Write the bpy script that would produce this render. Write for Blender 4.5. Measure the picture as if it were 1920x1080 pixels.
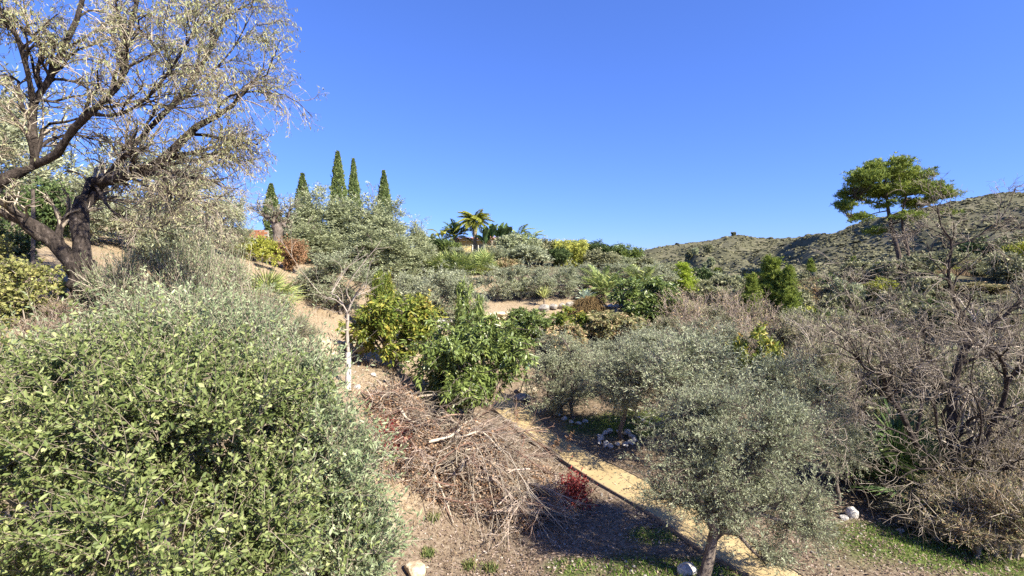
import bpy, bmesh, math
import numpy as np
from mathutils import Vector, Matrix, Euler

for o in list(bpy.data.objects): bpy.data.objects.remove(o)
scene = bpy.context.scene
COL = scene.collection
R = math.radians

# ------------------------------------------------------------------ camera
CAM_Z, PITCH, F = 4.3, R(-3.0), 900.0          # F: focal length in pixels of a 1920 wide frame
cd = bpy.data.cameras.new('camera'); cam = bpy.data.objects.new('camera', cd); COL.objects.link(cam)
cd.sensor_width = 36.0; cd.lens = 36.0 * F / 1920.0; cd.clip_start = 0.05; cd.clip_end = 6000
cam.location = (0, 0, CAM_Z); cam.rotation_euler = (R(90) + PITCH, 0, 0)
scene.camera = cam

# ------------------------------------------------------------------ sky and sun
SUN_EL, SUN_AZ = R(40), R(127)                  # azimuth clockwise from the view direction (+Y)
world = bpy.data.worlds.new('World'); scene.world = world; world.use_nodes = True
nt = world.node_tree; nt.nodes.clear()
sky = nt.nodes.new('ShaderNodeTexSky'); sky.sky_type = 'NISHITA'; sky.sun_disc = False
sky.sun_elevation = SUN_EL; sky.sun_rotation = SUN_AZ
sky.altitude = 200; sky.air_density = 1.0; sky.dust_density = 0.0; sky.ozone_density = 8.0
bg = nt.nodes.new('ShaderNodeBackground'); bg.inputs['Strength'].default_value = 0.10
wo = nt.nodes.new('ShaderNodeOutputWorld')
gam = nt.nodes.new('ShaderNodeGamma'); gam.inputs['Gamma'].default_value = 0.72      # the camera's tone curve flattens the sky
tin = nt.nodes.new('ShaderNodeMix'); tin.data_type = 'RGBA'; tin.blend_type = 'MULTIPLY'; tin.inputs[0].default_value = 1.0; tin.inputs[7].default_value = (0.40, 0.53, 1.0, 1)
nt.links.new(sky.outputs[0], gam.inputs[0]); nt.links.new(gam.outputs[0], tin.inputs[6]); nt.links.new(tin.outputs[2], bg.inputs['Color']); nt.links.new(bg.outputs[0], wo.inputs['Surface'])
sl = bpy.data.lights.new('sun', 'SUN'); sl.energy = 3.7; sl.angle = R(0.53); sl.color = (1.0, 0.93, 0.80)
sun = bpy.data.objects.new('sun', sl); COL.objects.link(sun)
tosun = Vector((math.sin(SUN_AZ) * math.cos(SUN_EL), math.cos(SUN_AZ) * math.cos(SUN_EL), math.sin(SUN_EL)))
sun.rotation_euler = tosun.to_track_quat('Z', 'Y').to_euler(); sun.location = (20, -10, 30)
vs = scene.view_settings
vs.view_transform = 'Standard'; vs.look = 'None'; vs.gamma = 1.0; vs.exposure = 1.92; vs.use_curve_mapping = False
scene.render.engine = 'CYCLES'
scene.cycles.max_bounces = 6; scene.cycles.diffuse_bounces = 3; scene.cycles.transparent_max_bounces = 4
scene.cycles.use_denoising = False

# ------------------------------------------------------------------ numpy helpers
def rng(seed): return np.random.default_rng(seed)
def nrm(a): return a / np.maximum(np.linalg.norm(a, axis=-1, keepdims=True), 1e-9)
def rdir(g, n): return nrm(g.normal(size=(n, 3)))
CP, SP = math.cos(PITCH), math.sin(PITCH)
def ray(u, v):
    a, b = (u - 960) / F, -(v - 540) / F        # right, up in camera space, depth 1
    return np.array([a, CP - b * SP, SP + b * CP])
def at(u, v, Y):
    d = ray(u, v); return np.array([0, 0, CAM_Z]) + d * (Y / d[1])
def hash2(ix, iy, s):
    h = (ix.astype(np.int64) * 374761393 + iy.astype(np.int64) * 668265263 + s * 974711) & 0x7fffffff
    h = ((h ^ (h >> 13)) * 1274126177) & 0x7fffffff
    return ((h ^ (h >> 16)) & 0xffff) / 65535.0
def vn(x, y, s=0):
    ix, iy = np.floor(x), np.floor(y); fx, fy = x - ix, y - iy
    fx = fx * fx * (3 - 2 * fx); fy = fy * fy * (3 - 2 * fy)
    a, b = hash2(ix, iy, s), hash2(ix + 1, iy, s); c, d = hash2(ix, iy + 1, s), hash2(ix + 1, iy + 1, s)
    return (a + (b - a) * fx) * (1 - fy) + (c + (d - c) * fx) * fy
def fbm(x, y, s=0, o=4):
    t, a, n = 0, 0.5, 0
    for k in range(o): t = t + a * vn(x * 2 ** k + 17.3 * k, y * 2 ** k - 9.1 * k, s + k); n += a; a *= 0.5
    return t / n

def mk(name, V, faces, mat, parent=None, tint=None, smooth=False, kind=None, data_only=False, attrs=None):
    """V (n,3); faces: list of int arrays (m,k)."""
    me = bpy.data.meshes.new(name)
    V = np.ascontiguousarray(V, dtype=np.float32)
    faces = [np.asarray(f, dtype=np.int32) for f in faces if len(f)]
    me.vertices.add(len(V)); me.vertices.foreach_set('co', V.ravel())
    li = np.concatenate([f.ravel() for f in faces]); tot = np.concatenate([np.full(len(f), f.shape[1], np.int32) for f in faces])
    st = np.concatenate([[0], np.cumsum(tot)[:-1]]).astype(np.int32)
    me.loops.add(len(li)); me.loops.foreach_set('vertex_index', li)
    me.polygons.add(len(tot)); me.polygons.foreach_set('loop_start', st); me.polygons.foreach_set('loop_total', tot)
    if smooth: me.polygons.foreach_set('use_smooth', np.ones(len(tot), bool))
    me.update(calc_edges=True)
    if tint is not None:
        a = me.attributes.new('tint', 'FLOAT', 'POINT'); a.data.foreach_set('value', np.ascontiguousarray(tint, dtype=np.float32))
    for k, arr in (attrs or {}).items():
        a = me.attributes.new(k, 'FLOAT', 'POINT'); a.data.foreach_set('value', np.ascontiguousarray(arr, dtype=np.float32))
    me.materials.append(mat)
    if data_only: return me
    return ob(name, me, parent, kind)
def ob(name, me, parent=None, kind=None, loc=None, rot=None, scale=None):
    o = bpy.data.objects.new(name, me); COL.objects.link(o)
    if parent is not None: o.parent = parent
    if kind: o['kind'] = kind
    if loc is not None: o.location = loc
    if rot is not None: o.rotation_euler = rot
    if scale is not None: o.scale = scale
    return o
def tag(o, label, cat, group=None, kind=None):
    o['label'] = label
    if cat: o['category'] = cat
    if group: o['group'] = group
    if kind: o['kind'] = kind
    return o
def thing(name, label, cat, loc, group=None, rz=0.0):
    o = bpy.data.objects.new(name, None); COL.objects.link(o); o.location = Vector([float(c) for c in loc]); o.rotation_euler = (0, 0, rz)
    o.empty_display_size = 0.2
    return tag(o, label, cat, group)

class Geo:
    def __init__(s): s.V = []; s.Fq = []; s.Ft = []; s.T = []; s.n = 0
    def add(s, V, Fq=None, Ft=None, tint=None):
        V = np.asarray(V).reshape(-1, 3)
        if Fq is not None and len(Fq): s.Fq.append(np.asarray(Fq) + s.n)
        if Ft is not None and len(Ft): s.Ft.append(np.asarray(Ft) + s.n)
        s.V.append(V); s.T.append(np.full(len(V), 0.5) if tint is None else np.asarray(tint).ravel()); s.n += len(V)
        return s
    def faces(s):
        f = []
        if s.Ft: f.append(np.concatenate(s.Ft))
        if s.Fq: f.append(np.concatenate(s.Fq))
        return f
    def mesh(s, name, mat, smooth=False): return mk(name, np.concatenate(s.V), s.faces(), mat, tint=np.concatenate(s.T), smooth=smooth, data_only=True)
    def obj(s, name, mat, parent=None, smooth=False, kind=None): return ob(name, s.mesh(name, mat, smooth), parent, kind)

def bez(S, T, E, K, g=None, wob=0.0):
    t = np.linspace(0, 1, K)[None, :, None]
    P = (1 - t) ** 2 * S[:, None] + 2 * t * (1 - t) * (S + T)[:, None] + t * t * E[:, None]
    if g is not None and wob:
        L = np.linalg.norm(E - S, axis=1)[:, None, None]
        for k in (1, 2, 3):
            P = P + np.sin(t * math.pi * k + g.uniform(0, 0.6, (len(S), 1, 1))) * np.minimum(1, 4 * t) * g.normal(size=(len(S), 1, 3)) * L * wob / k
    return P
def tube(P, Rr, sides=4):
    """P (N,K,3), Rr (N,K) -> V, quads"""
    N, K, _ = P.shape
    T = nrm(np.gradient(P, axis=1)); ref = np.array([0.37, 0.21, 0.9]); 
    U = nrm(np.cross(T, ref)); W = np.cross(T, U)
    a = np.arange(sides) * 2 * math.pi / sides
    V = P[:, :, None] + Rr[:, :, None, None] * (np.cos(a)[None, None, :, None] * U[:, :, None] + np.sin(a)[None, None, :, None] * W[:, :, None])
    idx = np.arange(N * K * sides).reshape(N, K, sides)
    q = np.stack([idx[:, :-1], np.roll(idx[:, :-1], -1, 2), np.roll(idx[:, 1:], -1, 2), idx[:, 1:]], -1).reshape(-1, 4)
    return V.reshape(-1, 3), q
def taper(n, K, r0, r1, p=1.0):
    t = np.linspace(0, 1, K) ** p
    return np.asarray(r0).reshape(-1, 1) * np.ones((n, 1)) * (1 - t) + np.asarray(r1).reshape(-1, 1) * t
def resample(pts, K):
    """smooth Catmull-Rom resampling of a polyline"""
    p = np.asarray(pts, float); p = np.vstack([2 * p[0] - p[1], p, 2 * p[-1] - p[-2]])
    s = np.linspace(0, len(p) - 3 - 1e-6, K); i = s.astype(int); t = (s - i)[:, None]
    a, b, c, d = p[i], p[i + 1], p[i + 2], p[i + 3]
    return 0.5 * (2 * b + (c - a) * t + (2 * a - 5 * b + 4 * c - d) * t * t + (3 * b - a - 3 * c + d) * t ** 3)
def on_curve(P, t, i):
    K = P.shape[1]; s = t * (K - 1); k = np.minimum(s.astype(int), K - 2); f = (s - k)[:, None]
    A, B = P[i, k], P[i, k + 1]
    return A + (B - A) * f, nrm(B - A)
def grow(g, P, Rr, n, ratio, ang, K=5, up=0.0, wob=0.05, tmin=0.2, lmin=0.0, lmax=9.0, droop=0.0):
    """every curve of P gets n side shoots"""
    N = P.shape[0]; i = np.repeat(np.arange(N), n); t = g.uniform(tmin, 1.0, len(i))
    S, D = on_curve(P, t, i)
    L = np.linalg.norm(np.diff(P, axis=1), axis=2).sum(1)[i]
    perp = nrm(np.cross(D, rdir(g, len(i))))
    a = g.normal(ang, ang * 0.3, len(i))[:, None]
    d = nrm(D * np.cos(a) + perp * np.sin(a) + np.array([0, 0, up]))
    l = np.clip(L * ratio * (1.15 - 0.6 * t) * g.uniform(0.55, 1.35, len(i)), lmin, lmax)[:, None]
    E = S + d * l + np.array([0, 0, -droop]) * l
    P2 = bez(S, (D * 0.25 + d * 0.35) * l, E, K, g, wob)
    k = (t * (Rr.shape[1] - 1)).astype(int)
    r0 = Rr[i, k] * 0.55
    return P2, r0
def leaves(g, P, per, L, W, ca=0.5, droop=0.0, tmin=0.15, fold=0.18, upn=0.7, tint=None, jl=0.42, shape=4):
    """leaves along curves P; returns Geo pieces"""
    N = P.shape[0]; i = np.repeat(np.arange(N), per); n = len(i)
    t = g.uniform(tmin, 1.0, n); S, D = on_curve(P, t, i)
    perp = nrm(np.cross(D, rdir(g, n)))
    d = nrm(D * ca + perp * math.sqrt(max(0.0, 1 - ca * ca)) + np.array([0, 0, -droop]) + g.normal(size=(n, 3)) * 0.15)
    nn = rdir(g, n) + np.array([0, 0, upn]); s = nrm(np.cross(d, nn)); nn = np.cross(s, d)
    l = (L * g.uniform(1 - jl, 1 + jl, n))[:, None]; w = (W * g.uniform(0.75, 1.25, n))[:, None] * 0.5
    tb = g.random(N)[i] if tint is None else tint[i]
    tt = np.clip(0.55 * g.random(n) + 0.45 * tb, 0, 1)
    return leaf_geo(S, d, s, nn, l, w, fold, tt, shape)
def leaf_geo(S, d, s, nn, l, w, fold, tt, shape=4):
    n = len(S)
    if shape == 4:
        V = np.stack([S, S + d * l * 0.5 + s * w + nn * w * fold, S + d * l - nn * l * 0.06, S + d * l * 0.5 - s * w + nn * w * fold], 1)
        k = np.arange(n)[:, None] * 4
        return V.reshape(-1, 3), np.concatenate([k + [0, 1, 2], k + [0, 2, 3]]), np.repeat(tt, 4)
    V = np.stack([S, S + d * l * 0.38 + s * w * 0.85 + nn * w * fold, S + d * l * 0.7 + s * w + nn * w * fold, S + d * l - nn * l * 0.1,
                  S + d * l * 0.7 - s * w + nn * w * fold, S + d * l * 0.38 - s * w * 0.85 + nn * w * fold], 1)
    k = np.arange(n)[:, None] * 6
    f = np.concatenate([k + [0, 1, 2], k + [0, 2, 3], k + [0, 3, 4], k + [0, 4, 5]])
    return V.reshape(-1, 3), f, np.repeat(tt, 6)

# ------------------------------------------------------------------ materials
def newmat(name):
    m = bpy.data.materials.new(name); m.use_nodes = True; t = m.node_tree; t.nodes.clear()
    return m, t, (lambda k: t.nodes.new(k)), t.links.new
def ramp(n, stops):
    r = n('ShaderNodeValToRGB'); e = r.color_ramp.elements
    while len(e) < len(stops): e.new(0.5)
    for q, (p, c) in zip(e, stops): q.position = p; q.color = (*c, 1)
    return r
def leafmat(name, stops, transl=0.28, rough=0.6, spec=0.2, gain=1.75):
    m, t, n, lk = newmat(name)
    a = n('ShaderNodeAttribute'); a.attribute_name = 'tint'
    oi = n('ShaderNodeObjectInfo'); ma = n('ShaderNodeMath'); ma.operation = 'MULTIPLY_ADD'; ma.inputs[1].default_value = 0.16
    su = n('ShaderNodeMath'); su.operation = 'SUBTRACT'; su.inputs[1].default_value = 0.08
    lk(oi.outputs['Random'], ma.inputs[0]); lk(a.outputs['Fac'], ma.inputs[2]); lk(ma.outputs[0], su.inputs[0])
    r = ramp(n, [(a_, (min(0.75, c_[0] * gain * 1.06), min(0.75, c_[1] * gain), min(0.75, c_[2] * gain))) for a_, c_ in stops]); lk(su.outputs[0], r.inputs[0])
    p = n('ShaderNodeBsdfPrincipled'); p.inputs['Roughness'].default_value = rough; p.inputs['Specular IOR Level'].default_value = spec
    tr = n('ShaderNodeBsdfTranslucent'); mx = n('ShaderNodeMixShader'); mx.inputs[0].default_value = transl; o = n('ShaderNodeOutputMaterial')
    lk(r.outputs[0], p.inputs['Base Color']); lk(r.outputs[0], tr.inputs['Color'])
    lk(p.outputs[0], mx.inputs[1]); lk(tr.outputs[0], mx.inputs[2]); lk(mx.outputs[0], o.inputs[0])
    return m
def solid(name, c1, c2, scale=6.0, rough=0.85, bump=0.3, stretch=(1, 1, 1), c3=None, fine=0.4, bd=0.02):
    m, t, n, lk = newmat(name)
    tc = n('ShaderNodeTexCoord'); mp = n('ShaderNodeMapping'); mp.inputs['Scale'].default_value = stretch
    lk(tc.outputs['Object'], mp.inputs[0])
    no = n('ShaderNodeTexNoise'); no.inputs['Scale'].default_value = scale; no.inputs['Detail'].default_value = 8; no.inputs['Roughness'].default_value = 0.65
    lk(mp.outputs[0], no.inputs[0])
    r = ramp(n, [(0.32, c1), (0.55, c2)] + ([(0.72, c3)] if c3 else [])); lk(no.outputs[0], r.inputs[0])
    p = n('ShaderNodeBsdfPrincipled'); p.inputs['Roughness'].default_value = rough; p.inputs['Specular IOR Level'].default_value = 0.2
    b = n('ShaderNodeBump'); b.inputs['Strength'].default_value = bump; b.inputs['Distance'].default_value = bd
    lk(no.outputs[0], b.inputs['Height']); lk(b.outputs[0], p.inputs['Normal']); lk(r.outputs[0], p.inputs['Base Color'])
    o = n('ShaderNodeOutputMaterial'); lk(p.outputs[0], o.inputs[0])
    return m
M = {}
M['oak'] = leafmat('oak_leaf', [(0.0, (0.04, 0.06, 0.017)), (0.4, (0.10, 0.135, 0.042)), (0.75, (0.19, 0.225, 0.085)), (1.0, (0.33, 0.35, 0.16))], 0.3, 0.5, 0.35, gain=1.55)
M['wild'] = leafmat('wild_olive_leaf', [(0.0, (0.05, 0.075, 0.035)), (0.45, (0.115, 0.15, 0.075)), (0.8, (0.20, 0.235, 0.135)), (1.0, (0.32, 0.34, 0.21))], 0.28, 0.5, 0.3, gain=1.9)
M['olive'] = leafmat('olive_leaf', [(0.0, (0.045, 0.056, 0.03)), (0.45, (0.103, 0.12, 0.072)), (0.8, (0.168, 0.186, 0.12)), (1.0, (0.275, 0.29, 0.205))], 0.25, 0.5, 0.3, gain=2.65)
M['silver'] = leafmat('silver_leaf', [(0.0, (0.07, 0.088, 0.045)), (0.5, (0.145, 0.168, 0.095)), (1.0, (0.25, 0.27, 0.165))], 0.2, gain=2.1)
M['green'] = leafmat('green_leaf', [(0.0, (0.03, 0.05, 0.014)), (0.5, (0.078, 0.11, 0.028)), (0.85, (0.14, 0.175, 0.048)), (1.0, (0.22, 0.235, 0.07))], 0.25, 0.35, 0.5, gain=1.9)
M['yellow'] = leafmat('yellowing_leaf', [(0.0, (0.05, 0.09, 0.02)), (0.4, (0.12, 0.17, 0.03)), (0.7, (0.25, 0.27, 0.055)), (0.9, (0.38, 0.32, 0.07)), (1.0, (0.42, 0.24, 0.07))], 0.3, 0.4, gain=1.15)
M['brown'] = leafmat('brownish_leaf', [(0.0, (0.06, 0.075, 0.03)), (0.45, (0.14, 0.145, 0.065)), (0.75, (0.25, 0.19, 0.105)), (1.0, (0.34, 0.24, 0.15))], 0.2)
M['scrub'] = leafmat('scrub_leaf', [(0.0, (0.045, 0.053, 0.027)), (0.5, (0.095, 0.104, 0.055)), (1.0, (0.17, 0.168, 0.1))], 0.15, gain=2.2)
M['hillscrub'] = leafmat('hill_scrub_leaf', [(0.0, (0.06, 0.062, 0.036)), (0.5, (0.095, 0.098, 0.056)), (1.0, (0.15, 0.145, 0.088))], 0.1, 0.8, 0.1, gain=1.7)
M['pine'] = leafmat('pine_needle', [(0.0, (0.035, 0.06, 0.013)), (0.5, (0.095, 0.13, 0.022)), (1.0, (0.18, 0.21, 0.04))], 0.2, gain=1.85)
M['bright_pine'] = leafmat('bright_pine_needle', [(0.0, (0.08, 0.13, 0.015)), (0.5, (0.17, 0.23, 0.025)), (1.0, (0.27, 0.32, 0.05))], 0.2)
M['cypress'] = leafmat('cypress_leaf', [(0.0, (0.03, 0.05, 0.017)), (0.5, (0.07, 0.1, 0.032)), (1.0, (0.14, 0.165, 0.065))], 0.1, gain=2.1)
M['almond'] = leafmat('almond_leaf', [(0.0, (0.16, 0.20, 0.08)), (0.4, (0.32, 0.36, 0.17)), (0.75, (0.46, 0.47, 0.26)), (1.0, (0.54, 0.49, 0.3))], 0.3, gain=0.85)
M['ivy'] = leafmat('ivy_leaf', [(0.0, (0.05, 0.07, 0.02)), (0.5, (0.14, 0.15, 0.05)), (1.0, (0.3, 0.27, 0.1))], 0.2)
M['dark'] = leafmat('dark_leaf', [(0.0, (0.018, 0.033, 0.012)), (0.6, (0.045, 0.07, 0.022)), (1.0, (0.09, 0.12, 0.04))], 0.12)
M['lime'] = leafmat('lime_leaf', [(0.0, (0.10, 0.13, 0.02)), (0.5, (0.24, 0.27, 0.04)), (1.0, (0.38, 0.38, 0.08))], 0.3, gain=1.2)
M['bamboo'] = leafmat('bamboo_leaf', [(0.0, (0.12, 0.15, 0.03)), (0.5, (0.24, 0.27, 0.06)), (1.0, (0.36, 0.36, 0.09))], 0.3, gain=1.45)
M['palm'] = leafmat('palm_leaf', [(0.0, (0.05, 0.085, 0.025)), (0.6, (0.13, 0.165, 0.055)), (1.0, (0.25, 0.26, 0.1))], 0.15, 0.35, gain=2.2)
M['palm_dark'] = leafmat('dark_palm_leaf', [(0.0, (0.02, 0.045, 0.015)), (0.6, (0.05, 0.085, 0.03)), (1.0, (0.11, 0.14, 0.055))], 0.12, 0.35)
M['agave'] = leafmat('agave_leaf', [(0.0, (0.16, 0.21, 0.17)), (0.5, (0.25, 0.31, 0.25)), (1.0, (0.36, 0.42, 0.34))], 0.05, 0.5)
M['cream'] = leafmat('variegated_leaf', [(0.0, (0.14, 0.2, 0.08)), (0.3, (0.45, 0.47, 0.36)), (1.0, (0.68, 0.68, 0.58))], 0.1, gain=0.75)
M['drygrass'] = leafmat('dry_grass', [(0.0, (0.22, 0.16, 0.09)), (0.5, (0.38, 0.29, 0.17)), (1.0, (0.55, 0.44, 0.27))], 0.25, gain=0.75)
M['grass'] = leafmat('grass_blade', [(0.0, (0.04, 0.085, 0.015)), (0.5, (0.10, 0.17, 0.03)), (1.0, (0.2, 0.26, 0.06))], 0.3)
M['weed'] = leafmat('weed_leaf', [(0.0, (0.05, 0.075, 0.02)), (0.6, (0.10, 0.13, 0.04)), (1.0, (0.22, 0.2, 0.09))], 0.2, gain=1.3)
M['litter'] = leafmat('dry_litter', [(0.0, (0.09, 0.065, 0.045)), (0.4, (0.19, 0.14, 0.10)), (0.8, (0.32, 0.25, 0.19)), (1.0, (0.5, 0.43, 0.36))], 0.1, gain=0.9)
M['dryleaf'] = leafmat('dead_leaf', [(0.0, (0.12, 0.07, 0.04)), (0.4, (0.26, 0.165, 0.095)), (0.8, (0.42, 0.29, 0.18)), (1.0, (0.55, 0.43, 0.28))], 0.2, gain=1.0)
M['red'] = leafmat('red_leaf', [(0.0, (0.1, 0.012, 0.012)), (0.5, (0.22, 0.03, 0.03)), (1.0, (0.38, 0.1, 0.08))], 0.25, gain=0.9)
M['hedge_red'] = leafmat('russet_hedge_leaf', [(0.0, (0.07, 0.06, 0.025)), (0.5, (0.19, 0.12, 0.06)), (1.0, (0.36, 0.2, 0.11))], 0.15, gain=1.15)
M['brown_grass'] = leafmat('brown_grass', [(0.0, (0.13, 0.09, 0.035)), (0.5, (0.24, 0.17, 0.07)), (1.0, (0.36, 0.27, 0.12))], 0.15, gain=0.75)
M['twig'] = leafmat('grey_twig', [(0.0, (0.09, 0.077, 0.055)), (0.5, (0.235, 0.207, 0.152)), (1.0, (0.46, 0.42, 0.335))], 0.0, 0.8, 0.15, gain=1.0)
M['pinktwig'] = leafmat('pink_twig', [(0.0, (0.13, 0.105, 0.078)), (0.5, (0.3, 0.25, 0.195)), (1.0, (0.52, 0.45, 0.37))], 0.0, 0.8, 0.15, gain=1.0)
M['redtwig'] = leafmat('red_brown_twig', [(0.0, (0.09, 0.05, 0.035)), (0.4, (0.2, 0.125, 0.09)), (0.75, (0.33, 0.24, 0.18)), (1.0, (0.48, 0.41, 0.34))], 0.0, 0.85, 0.1, gain=0.9)
M['bark'] = solid('bark', (0.07, 0.055, 0.045), (0.17, 0.14, 0.115), 9, 0.9, 1.0, (2.2, 2.2, 0.7), (0.28, 0.24, 0.2), bd=0.04)
M['dark_bark'] = solid('dark_bark', (0.018, 0.014, 0.012), (0.07, 0.055, 0.046), 11, 0.9, 1.0, (2.0, 2.0, 0.6), (0.2, 0.165, 0.14), bd=0.07)
M['pine_bark'] = solid('pine_bark', (0.04, 0.028, 0.022), (0.10, 0.075, 0.06), 3, 0.9, 0.8, (2, 2, 0.6), (0.17, 0.13, 0.1), bd=0.05)
M['whitewash'] = solid('whitewash', (0.42, 0.4, 0.37), (0.6, 0.58, 0.55), 5, 0.9, 0.3, (1, 1, 0.6))
M['pale_bark'] = solid('pale_bark', (0.2, 0.165, 0.13), (0.36, 0.31, 0.26), 9, 0.9, 0.5, (2, 2, 0.7), (0.46, 0.42, 0.37))
M['palm_trunk'] = solid('palm_trunk', (0.12, 0.09, 0.06), (0.26, 0.2, 0.14), 8, 0.9, 0.8, (0.6, 0.6, 4), bd=0.04)
M['rock_w'] = solid('white_rock', (0.3, 0.27, 0.23), (0.55, 0.52, 0.47), 5, 0.9, 0.9, c3=(0.7, 0.67, 0.62), bd=0.03)
M['rock_o'] = solid('ochre_rock', (0.28, 0.2, 0.12), (0.5, 0.41, 0.28), 4, 0.9, 0.9, c3=(0.64, 0.57, 0.45), bd=0.03)
M['rock_g'] = solid('grey_rock', (0.17, 0.15, 0.125), (0.33, 0.3, 0.25), 4, 0.9, 0.9, c3=(0.46, 0.42, 0.35), bd=0.03)

# ------------------------------------------------------------------ terrain
CPX = [  # (u, v, distance) of ground seen or implied by what stands on it
 (960,1085,6.6),(1300,1090,6.4),(780,1085,6.6),(1150,1000,7.7),(900,1000,7.8),(1060,871,10.5),(1165,931,8.9),(960,745,15.0),(1153,830,11.5),(1050,785,13.2),
 (652,727,9.5),(705,800,9.0),(760,745,10.5),(600,672,11.8),(545,570,15.5),(535,500,20),(480,462,25),(420,440,28),(690,690,11.5),(870,775,11.3),(745,690,12.8),
 (160,598,6.5),(60,530,7.2),(20,442,9.5),(-60,400,12),(-300,400,9),(20,420,16),(200,430,22),(300,450,16),
 (650,592,17),(700,540,23),(760,552,22),(820,595,18),(640,470,31),(560,470,30),(720,480,31),
 (1000,652,17),(1140,642,18),(1210,618,19.5),(960,612,19.2),(1010,608,19.4),(1090,606,19.4),
 (930,560,23),(1000,562,22.6),(1060,562,22.6),(1130,563,23),(1200,555,24.5),(870,562,22),
 (960,505,30),(880,505,30),(890,480,37),(1065,503,34),(1170,503,38),(800,505,29),(1000,480,42),(1150,495,46),(860,470,46),
 (640,470,60),(400,440,60),(150,430,60),(900,480,66),(1150,500,70),
 (1450,1085,6.6),(1600,1010,7.6),(1700,1045,7.1),(1920,1090,6.9),(1800,970,8.6),(1600,890,10.4),(2100,1080,7),(2300,1000,8.5),
 (1350,760,13.5),(1500,760,14),(1700,810,13.5),(1900,800,12.5),(2200,800,12),
 (1300,650,21),(1450,655,21),(1600,700,19),(1250,600,24),(1350,595,28),(1450,598,30),(1280,556,37),(1550,622,28),(1750,690,20.5),(1900,680,19),(2150,660,19),
 (1600,592,33),(1750,585,31),(1900,585,30),(2100,575,30),(1530,556,42),(1600,530,44),(1690,518,45),(1800,520,45),(1920,530,44),(2150,530,43),
 (1690,524,58),(1520,552,60),(1900,515,60),(2100,505,60),(1350,540,55),(1400,520,72),(1600,520,74),(1800,510,74),(2000,500,74),(1250,515,70)]
ctrl = np.array([at(*c) for c in CPX] + [(-2.6, 3.2, 0.9), (-4.5, 3.0, 2.2), (-1.0, 3.5, 0.25), (0, 2, 0.1), (4, 2, 0.0), (8, 2, -0.3), (-8, 2, 4.2), (-14, 2, 6.5),
                                                    (0, -10, 0.4), (10, -10, 0.3), (-10, -10, 4.5), (20, 5, -1.0), (30, 12, -1), (40, 20, 1.5), (-24, 10, 8), (-30, 30, 9)])
def tps(r): return np.where(r > 1e-6, r * r * np.log(np.maximum(r, 1e-6)), 0)
_n = len(ctrl); _d = np.linalg.norm(ctrl[:, None, :2] - ctrl[None, :, :2], axis=2)
_A = np.zeros((_n + 3, _n + 3)); _A[:_n, :_n] = tps(_d) + np.eye(_n) * 0.2; _A[:_n, _n] = 1; _A[:_n, _n + 1:] = ctrl[:, :2]; _A[_n:, :_n] = _A[:_n, _n:].T
_w = np.linalg.solve(_A, np.concatenate([ctrl[:, 2], np.zeros(3)]))
def H0(x, y):
    x = np.asarray(x, float); y = np.asarray(y, float); sh = x.shape; x = x.ravel(); y = y.ravel()
    cx, cy = np.clip(x, -36, 62), np.clip(y, -12, 76)
    out = np.hypot(x - cx, y - cy)
    z = _w[_n] + _w[_n + 1] * cx + _w[_n + 2] * cy
    for k in range(_n): z = z + _w[k] * tps(np.hypot(cx - ctrl[k, 0], cy - ctrl[k, 1]))
    return (z * np.exp(-out / 40.0) - 3.0 * (1 - np.exp(-out / 60.0))).reshape(sh)
def Hn(x, y): # roughness of the natural ground
    x = np.asarray(x, float); y = np.asarray(y, float)
    d = np.hypot(x, y)
    return (fbm(x * 1.3, y * 1.3, 3) - 0.5) * 0.10 + (fbm(x * 6, y * 6, 5, 2) - 0.5) * 0.04 + (fbm(x * 0.25, y * 0.25, 9) - 0.5) * np.clip((d - 14) / 30, 0, 1) * 1.0
PATHC = None
def H(x, y):
    z = H0(x, y) + Hn(x, y)
    if PATHC is None: return z
    c, cz, hw = PATHC; sh = z.shape; x = np.asarray(x, float).ravel(); y = np.asarray(y, float).ravel(); z = z.ravel().copy()
    m = np.flatnonzero((x > c[:, 0].min() - 2) & (x < c[:, 0].max() + 2) & (y > c[:, 1].min() - 2) & (y < c[:, 1].max() + 2))
    if len(m):
        d = np.hypot(x[m, None] - c[None, :, 0], y[m, None] - c[None, :, 1]); k = d.argmin(1); d = d[np.arange(len(m)), k]
        w = np.clip(1 - (d - hw[k] - 0.15) / 0.6, 0, 1); z[m] = z[m] * (1 - w) + (cz[k] - 0.05 + (z[m] - H0(x[m], y[m])) * 0.3) * w
    return z.reshape(sh)
def h1(x, y): return float(H(np.array([x]), np.array([y]))[0])
def hit(u, v):
    d = ray(u, v); s = np.linspace(2, 90, 1600); p = np.array([0, 0, CAM_Z]) + s[:, None] * d
    below = p[:, 2] < H(p[:, 0], p[:, 1]); k = int(np.argmax(below)) if below.any() else len(s) - 1
    a, b = s[max(k - 1, 0)], s[k]
    for _ in range(12):
        m = (a + b) / 2; q = np.array([0, 0, CAM_Z]) + m * d
        if q[2] < h1(q[0], q[1]): b = m
        else: a = m
    q = np.array([0, 0, CAM_Z]) + b * d; q[2] = h1(q[0], q[1]); return q
def foot(u, Y):
    """ground point in the direction of image column u at distance Y"""
    d = ray(u, 500); x = d[0] / d[1] * Y; return np.array([x, Y, h1(x, Y)])

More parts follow.
